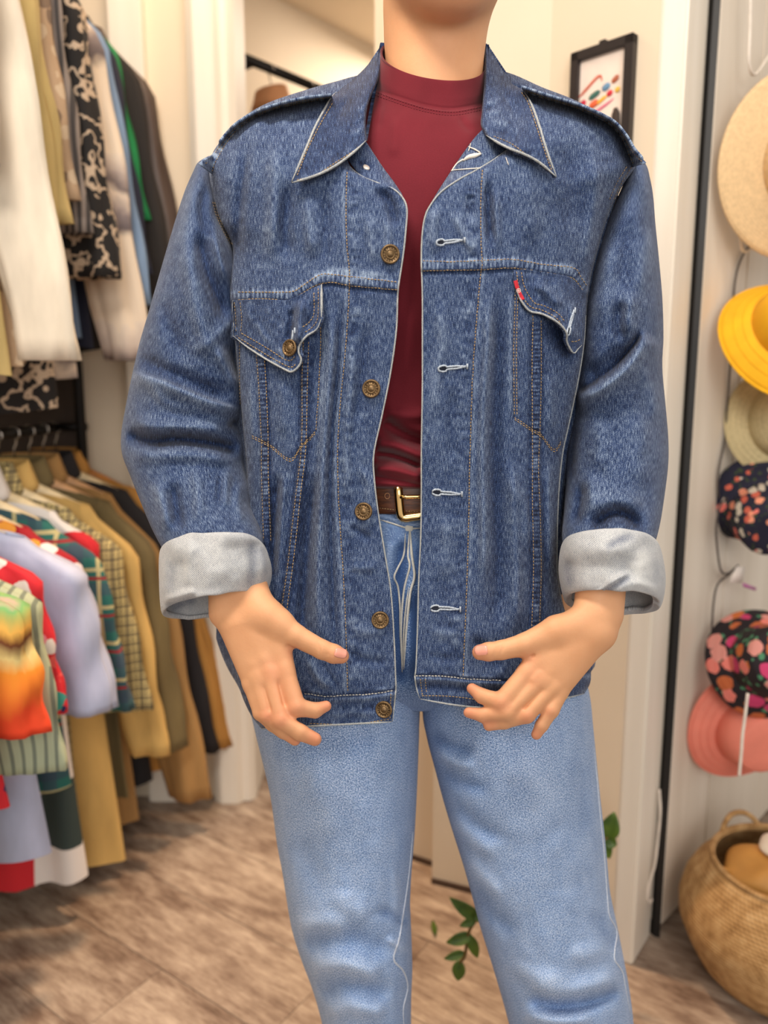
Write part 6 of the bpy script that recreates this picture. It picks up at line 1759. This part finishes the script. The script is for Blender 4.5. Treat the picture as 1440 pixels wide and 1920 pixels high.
# red tab on the right flap
RT = patch([(963, 527), (968, 545), (977, 563)], [(970, 525), (975, 543), (984, 561)], 20, 6, [.7600, .7585, .757], [.760, .7585, .757])
RT.Y = np.array([[on([bfr], min(max(x_, 968), 1090), y_)[0][1] - .0012 for x_, y_ in zip(a_, b_)] for a_, b_ in zip(RT.PX, RT.PY)])
rt = RT.build('red_tab', plain('tab_red', (196, 26, 46), .7), jacket, .0012, 'cam', None, None)
rt['label'] = 'red fabric tab with a white mark'
fc_ = bpy.data.curves.new('tab_mark', 'FONT'); fc_.body = '\u00ae'; fc_.size = .0056; fc_.align_x = 'CENTER'; fc_.align_y = 'CENTER'; fc_.extrude = .00015
fo_ = bpy.data.objects.new('tmp_mark', fc_)
COL.objects.link(fo_)
bpy.context.view_layer.update()
mm = bpy.data.meshes.new_from_object(fo_.evaluated_get(bpy.context.evaluated_depsgraph_get()))
bpy.data.objects.remove(fo_, do_unlink=True)
mm.materials.clear(); mm.materials.append(M_FRAY)
mk = link('tab_mark', mm, rt)
hh_ = P(973, 545, float(RT.Y.mean()) - .0018) - BASE
mk.location = tuple(hh_); mk.rotation_euler = (math.radians(90), math.radians(-62), 0)

# ------------------------------------------------------------------ maroon top
t = NT('maroon_jersey', .85)
n1 = t.noise(t.map(t.uv(), (700, 700, 1)), 1.0, 2); n2 = t.noise(t.map(t.uv(), (18, 10, 1)), 1.0, 3)
t.color(t.mix(t.math('MULTIPLY_ADD', n1, .35, t.math('MULTIPLY', n2, .65)), srgb(80, 16, 26), srgb(120, 33, 45)))
t.bump(n1, .15, .0005); t.set(Sheen_Weight=.25, Sheen_Roughness=.4)
t.b.inputs['Specular IOR Level'].default_value = .2
M_MAR = t.m
TP = tube_sheet([(715, 99), (714, 100), (705, 135), (697, 166), (640, 215), (560, 290), (520, 420), (505, 560), (520, 700), (560, 830), (585, 893), (590, 912), (600, 921)],
                [(909, 126), (911, 128), (914, 160), (916, 190), (960, 225), (1040, 290), (1060, 420), (1062, 560), (1040, 700), (1005, 830), (985, 893), (980, 912), (970, 921)],
                [.888, .888, .889, .890, .895, .90, .905, .905, .905, .905, .905, .905, .905], [.0565, .0590, .0620, .066, .080, .096, .112, .118, .110, .114, .127, .127, .112],
                [-36, -37, -32, -26, -12, -4, 0, 0, 0, 0, 2, 2, 2], 260, 260, 2.1)
TP.noise(.002, 60, 60, 61)
TP.press([
    ([(702, 172), (750, 188), (800, 203), (850, 209), (906, 199)], 4, 1.2, 'c', .0, 0), ([(700, 166), (750, 182), (800, 197), (850, 203), (906, 193)], 3, -.8, 'r', 0, 0),
    ([(716, 790), (740, 806), (765, 820), (800, 832)], 12, -9, 'r', 0, .1), ([(700, 850), (730, 853), (760, 862), (792, 876)], 8, -9, 'r', 0, .1), ([(705, 830), (740, 834), (770, 845), (800, 858)], 11, 5, 'r', 0, .1), ([(690, 893), (720, 898), (760, 905), (800, 912)], 5, -4, 'r', 0, .1), ([(700, 878), (740, 880), (790, 894)], 10, 5, 'r', 0, .1), ([(720, 770), (760, 778), (800, 780)], 10, 3.5, 'r', 0, .2),
    ([(716, 180), (712, 215), (706, 250)], 6, -2.5, 'r', 0, .3), ([(742, 215), (740, 260), (735, 300)], 10, 1.6, 'r', 0, .3), ([(860, 215), (872, 235), (890, 250)], 7, -1.4, 'r', 0, .3), ([(770, 560), (765, 640), (755, 720)], 12, 2, 'r', 0, .3),
])
tp = sleeve_build(TP, 'mock_neck_top', M_MAR, .0014, person)
bvT = TP.bvh()
SM = Stitches()
SM.line([(703, 172), (750, 189), (800, 204), (850, 210), (904, 200)], [bvT], 3.2, 2.2, .0004, .0004); SM.line([(703, 178), (750, 195), (800, 210), (850, 216), (904, 206)], [bvT], 3.2, 2.2, .0004, .0004)
so_ = SM.build('neck_stitching', plain('thread_maroon', (128, 40, 54), .8), tp)

# ------------------------------------------------------------------ jeans
PV = tube_sheet([(600, 900), (590, 950), (560, 1010), (510, 1120), (478, 1230), (472, 1280), (480, 1312), (600, 1334)], [(960, 900), (975, 950), (1005, 1010), (1060, 1120), (1092, 1210), (1098, 1270), (1094, 1306), (990, 1334)],
                [.905, .905, .905, .905, .905, .905, .905, .905], [.106, .110, .113, .117, .118, .110, .092, .055], [0] * 8, 200, 220, 2.3)
PV.noise(.002, 50, 70, 71)
PV.press([([(690, 968), (730, 978), (765, 990), (800, 990)], 3, -1.5, 'r', -.2, 0), ([(690, 962), (730, 972), (765, 983), (800, 983)], 4, 1.2, 'r', .2, 0),
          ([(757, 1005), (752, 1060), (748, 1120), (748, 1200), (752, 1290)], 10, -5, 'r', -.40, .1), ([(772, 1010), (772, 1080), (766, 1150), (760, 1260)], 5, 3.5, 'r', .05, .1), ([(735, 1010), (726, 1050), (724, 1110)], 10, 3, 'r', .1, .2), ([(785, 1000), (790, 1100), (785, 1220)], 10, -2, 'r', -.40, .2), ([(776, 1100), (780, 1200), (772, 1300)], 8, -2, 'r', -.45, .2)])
PV.wear -= .20  # shade in the gap between the jacket fronts, painted into the fly cloth
LL = tube_sheet([(452, 1240), (466, 1318), (480, 1380), (495, 1440), (508, 1500), (519, 1580), (530, 1640), (541, 1710), (549, 1750), (565, 1800), (584, 1850), (599, 1900), (612, 1960), (630, 2080), (640, 2200), (645, 2290)],
                [(770, 1240), (786, 1310), (786, 1368), (784, 1430), (781, 1500), (777, 1570), (772, 1630), (769, 1690), (770, 1720), (772, 1770), (773, 1820), (771, 1880), (772, 1950), (780, 2080), (800, 2200), (810, 2290)],
                [.905, .905, .903, .90, .898, .896, .894, .892, .89, .89, .89, .892, .895, .90, .905, .905], [.112, .118, .118, .114, .110, .106, .102, .100, .098, .096, .094, .092, .090, .086, .084, .084], [0] * 16, 330, 220, 2.2)
LL.noise(.007, 70, 110, 75).noise(.0030, 28, 34, 76).noise(.0008, 10, 12, 77)
LL.gain = 1.6
LL.press([([(556, 1780), (610, 1760), (680, 1765), (740, 1790)], 26, -7, 'r', -.07, .2), ([(550, 1740), (600, 1735), (660, 1740)], 22, 6, 'r', .08, .2), ([(570, 1810), (640, 1810), (720, 1835)], 20, 6, 'r', .08, .2), ([(590, 1870), (650, 1850), (740, 1865)], 22, -7, 'r', -.06, .2), ([(604, 1900), (660, 1890), (730, 1900)], 18, 5, 'r', .05, .2),
          ([(700, 1700), (740, 1720), (775, 1735)], 10, -5, 'r', -.08, .3), ([(720, 1760), (745, 1770), (765, 1790)], 8, 4, 'r', .08, .3), ([(735, 1620), (745, 1680), (738, 1740)], 10, 3, 'r', .05, .3), ([(560, 1440), (600, 1500), (620, 1580)], 30, 3, 'r', .03, .3), ([(640, 1660), (650, 1700), (700, 1720)], 24, 4, 'r', .05, .3), ([(545, 1560), (590, 1640), (600, 1700)], 24, -4, 'r', -.03, .3), ([(480, 1390), (560, 1410), (640, 1400), (740, 1385)], 26, -3, 'r', -.04, .2)])
RL_ = tube_sheet([(800, 1240), (792, 1328), (800, 1382), (815, 1440), (831, 1500), (849, 1560), (868, 1620), (885, 1680), (901, 1740), (920, 1800), (938, 1860), (954, 1918), (970, 1980), (1000, 2100), (1020, 2220), (1030, 2290)],
                 [(1090, 1240), (1106, 1305), (1112, 1360), (1118, 1420), (1125, 1490), (1133, 1560), (1139, 1620), (1144, 1672), (1157, 1735), (1170, 1800), (1180, 1855), (1188, 1920), (1190, 1990), (1188, 2100), (1186, 2220), (1188, 2290)],
                 [.905, .905, .904, .902, .90, .90, .90, .90, .90, .90, .90, .90, .90, .905, .91, .91], [.110, .116, .116, .114, .112, .110, .108, .106, .104, .102, .10, .098, .096, .092, .088, .086], [0] * 16, 330, 220, 2.2)
RL_.noise(.007, 70, 110, 78).noise(.0030, 28, 34, 79).noise(.0008, 10, 12, 80)
RL_.gain = 1.6
RL_.press([([(800, 1372), (850, 1400), (900, 1410)], 12, -4, 'r', -.12, .3), ([(806, 1400), (850, 1430), (900, 1440)], 10, 4, 'r', .06, .3), ([(812, 1430), (860, 1465), (930, 1480)], 14, -3.5, 'r', -.08, .3), ([(835, 1520), (880, 1570), (940, 1610)], 14, 3.5, 'r', .06, .3), ([(850, 1500), (900, 1550), (960, 1580)], 14, -3, 'r', -.06, .3), ([(870, 1600), (900, 1640), (950, 1690)], 14, 4, 'r', .08, .3), ([(878, 1650), (920, 1710), (980, 1760)], 18, -4, 'r', -.08, .3),
            ([(985, 1870), (1040, 1885), (1100, 1880), (1170, 1855)], 14, -9, 'r', -.12, .15), ([(980, 1840), (1040, 1858), (1110, 1850), (1170, 1825)], 20, 6, 'r', .05, .2), ([(940, 1800), (1000, 1830), (1080, 1835)], 18, 4, 'r', .06, .3), ([(970, 1900), (1040, 1915), (1120, 1912)], 14, 6, 'r', .05, .2), ([(1110, 1700), (1140, 1760), (1165, 1790)], 14, -4, 'r', -.06, .3), ([(1060, 1780), (1100, 1790), (1150, 1770)], 18, 4, 'r', .05, .3), ([(960, 1420), (1010, 1470), (1050, 1560)], 34, 4, 'r', .04, .3), ([(1090, 1400), (1095, 1500), (1100, 1600)], 18, -3, 'r', -.04, .3)])
RL_.wear += -.07 * sstep((990 - RL_.PX) / 160) * sstep((1800 - RL_.PY) / 300)  # tone lowered towards the inner, upper part of this leg
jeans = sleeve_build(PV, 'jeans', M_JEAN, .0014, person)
jeans['label'] = 'light blue straight-leg denim jeans'
sleeve_build(LL, 'trouser_leg', M_JEAN, .0014, jeans); sleeve_build(RL_, 'trouser_leg', M_JEAN, .0014, jeans)
bPV, bLL, bRL = PV.bvh(), LL.bvh(), RL_.bvh()
def seam(name, pts, bvhs, r_, mat, parent, n_=60, lift=.0003):
    p3 = []
    for x_, y_ in poly(pts, n_):
        best = None
        for b_ in bvhs:
            h, nn_ = ray(b_, x_, y_)
            if h is not None and (best is None or h[1] < best[1]): best = h
        if best is not None: p3.append(best + np.array([0, -lift, 0]))
    if len(p3) > 4: return edge(name, np.array(p3), r_, parent, mat)
M_SEAM = denim('jean_seam_edge', dn(140, 152, 176), dn(190, 198, 212), dn(232, 232, 230), .5, .9, 0, 1)
for pts_, r_ in (([(774, 1560), (766, 1640), (756, 1710), (748, 1760), (738, 1798), (756, 1820), (764, 1850), (756, 1890), (758, 1930)], .0013), ):
    seam('inner_seam', pts_, [bLL], r_, M_SEAM, jeans)
seam('outer_seam', [(1113, 1400), (1118, 1450), (1124, 1520), (1132, 1600), (1138, 1680), (1142, 1716), (1156, 1745), (1152, 1780), (1152, 1800), (1166, 1820), (1172, 1850), (1182, 1900)], [bRL], .0012, M_SEAM, jeans)
seam('outer_seam', [(472, 1345), (482, 1395), (496, 1450), (508, 1510)], [bLL], .0008, M_SEAM, jeans)
M_CREAM = denim('fly_edge', dn(150, 150, 150), dn(200, 198, 190), dn(232, 228, 218), .6, .9, 0, 1)
for pts_, r_ in (([(712, 974), (735, 981), (765, 990), (792, 990)], .0010), ([(760, 1000), (757, 1040), (745, 1066), (739, 1082), (746, 1100), (750, 1140), (750, 1200)], .0011), ([(768, 990), (765, 1040), (768, 1062), (757, 1110), (752, 1180), (754, 1260)], .0012), ([(769, 990), (772, 1040), (777, 1080), (769, 1112), (762, 1180), (757, 1255)], .0014), ([(766, 1100), (758, 1170), (755, 1250)], .0009)):
    seam('fly_edge', pts_, [bPV], r_, M_CREAM, jeans, 50, .0008)
h, n_ = on([bPV], 767, 990)
tk = link('bar_tack', box_mesh('bar_tack', -.004, .004, -.0015, .001, -.003, .003, [M_CREAM], .0008), jeans)
tk.location = tuple(h - BASE + np.array([0, -.001, 0]))

# ------------------------------------------------------------------ belt and buckle
t = NT('belt_leather', .42)
n1 = t.noise(t.map(t.uv(), (60, 260, 1)), 1.0, 4, .6)
t.color(t.ramp(n1, [(.3, srgb(48, 24, 14)), (.7, srgb(98, 54, 30))]))
t.bump(n1, .2, .001)
M_BELT = t.m
BT = tube_sheet([(596, 892), (594, 900), (588, 944), (588, 950)], [(966, 892), (968, 900), (978, 946), (978, 952)], [.905] * 4, [.112, .1165, .1175, .113], [-14, -14, -14, -14], 40, 200, 2.3)
belt = sleeve_build(BT, 'belt', M_BELT, .0025, person)
belt['label'] = 'brown leather belt'
bBT = BT.bvh()
SBt = Stitches(); SBt.line([(690, 951), (715, 953), (750, 957), (792, 960)], [bBT], 3.4, 1.6, .0004, .0003); SBt.build('belt_stitching', M_THREAD, belt)
M_GOLD = plain('pale_gold', (226, 190, 130), .2, .05, 60, 1.0)
def flat_tube(name, pts, rx_, ry_, mat, parent, closed=False):
    me = tube_mesh(name, np.array(pts), rx_, 12, [mat], closed)
    return link(name, me, parent)
bk = [(752, 888), (747, 900), (747, 920), (749, 945), (752, 966), (758, 971), (775, 969), (800, 966), (822, 962), (826, 950), (824, 920), (822, 896), (814, 886), (785, 884)]
bkY = .7835
b3 = np.array([P(x_, y_, bkY + .016 * sstep((925 - y_) / 40)) for x_, y_ in np.concatenate([poly(bk + [bk[0]], 60)])])[:-1] - BASE
bo_ = flat_tube('buckle', b3, np.full(len(b3), .0048), 0, M_GOLD, belt, True)
bo_['label'] = 'gold belt buckle'
flat_tube('prong', np.array([P(750, 932, bkY - .003), P(762, 932, bkY - .004), P(790, 931, bkY - .003), P(826, 930, bkY - .001)]) - BASE, .0020, 0, M_GOLD, bo_)
for x_ in (726, 690, 655):
    h, n_ = on([bBT], x_, 930)
    link('belt_hole', tube_mesh('belt_hole', np.array([h + np.array([.0026 * math.cos(a), -.0003, .0030 * math.sin(a)]) for a in np.linspace(0, 6.28, 14, endpoint=False)]) - BASE, .0006, 6, [plain('hole_edge', (140, 96, 64), .5)], True), belt)
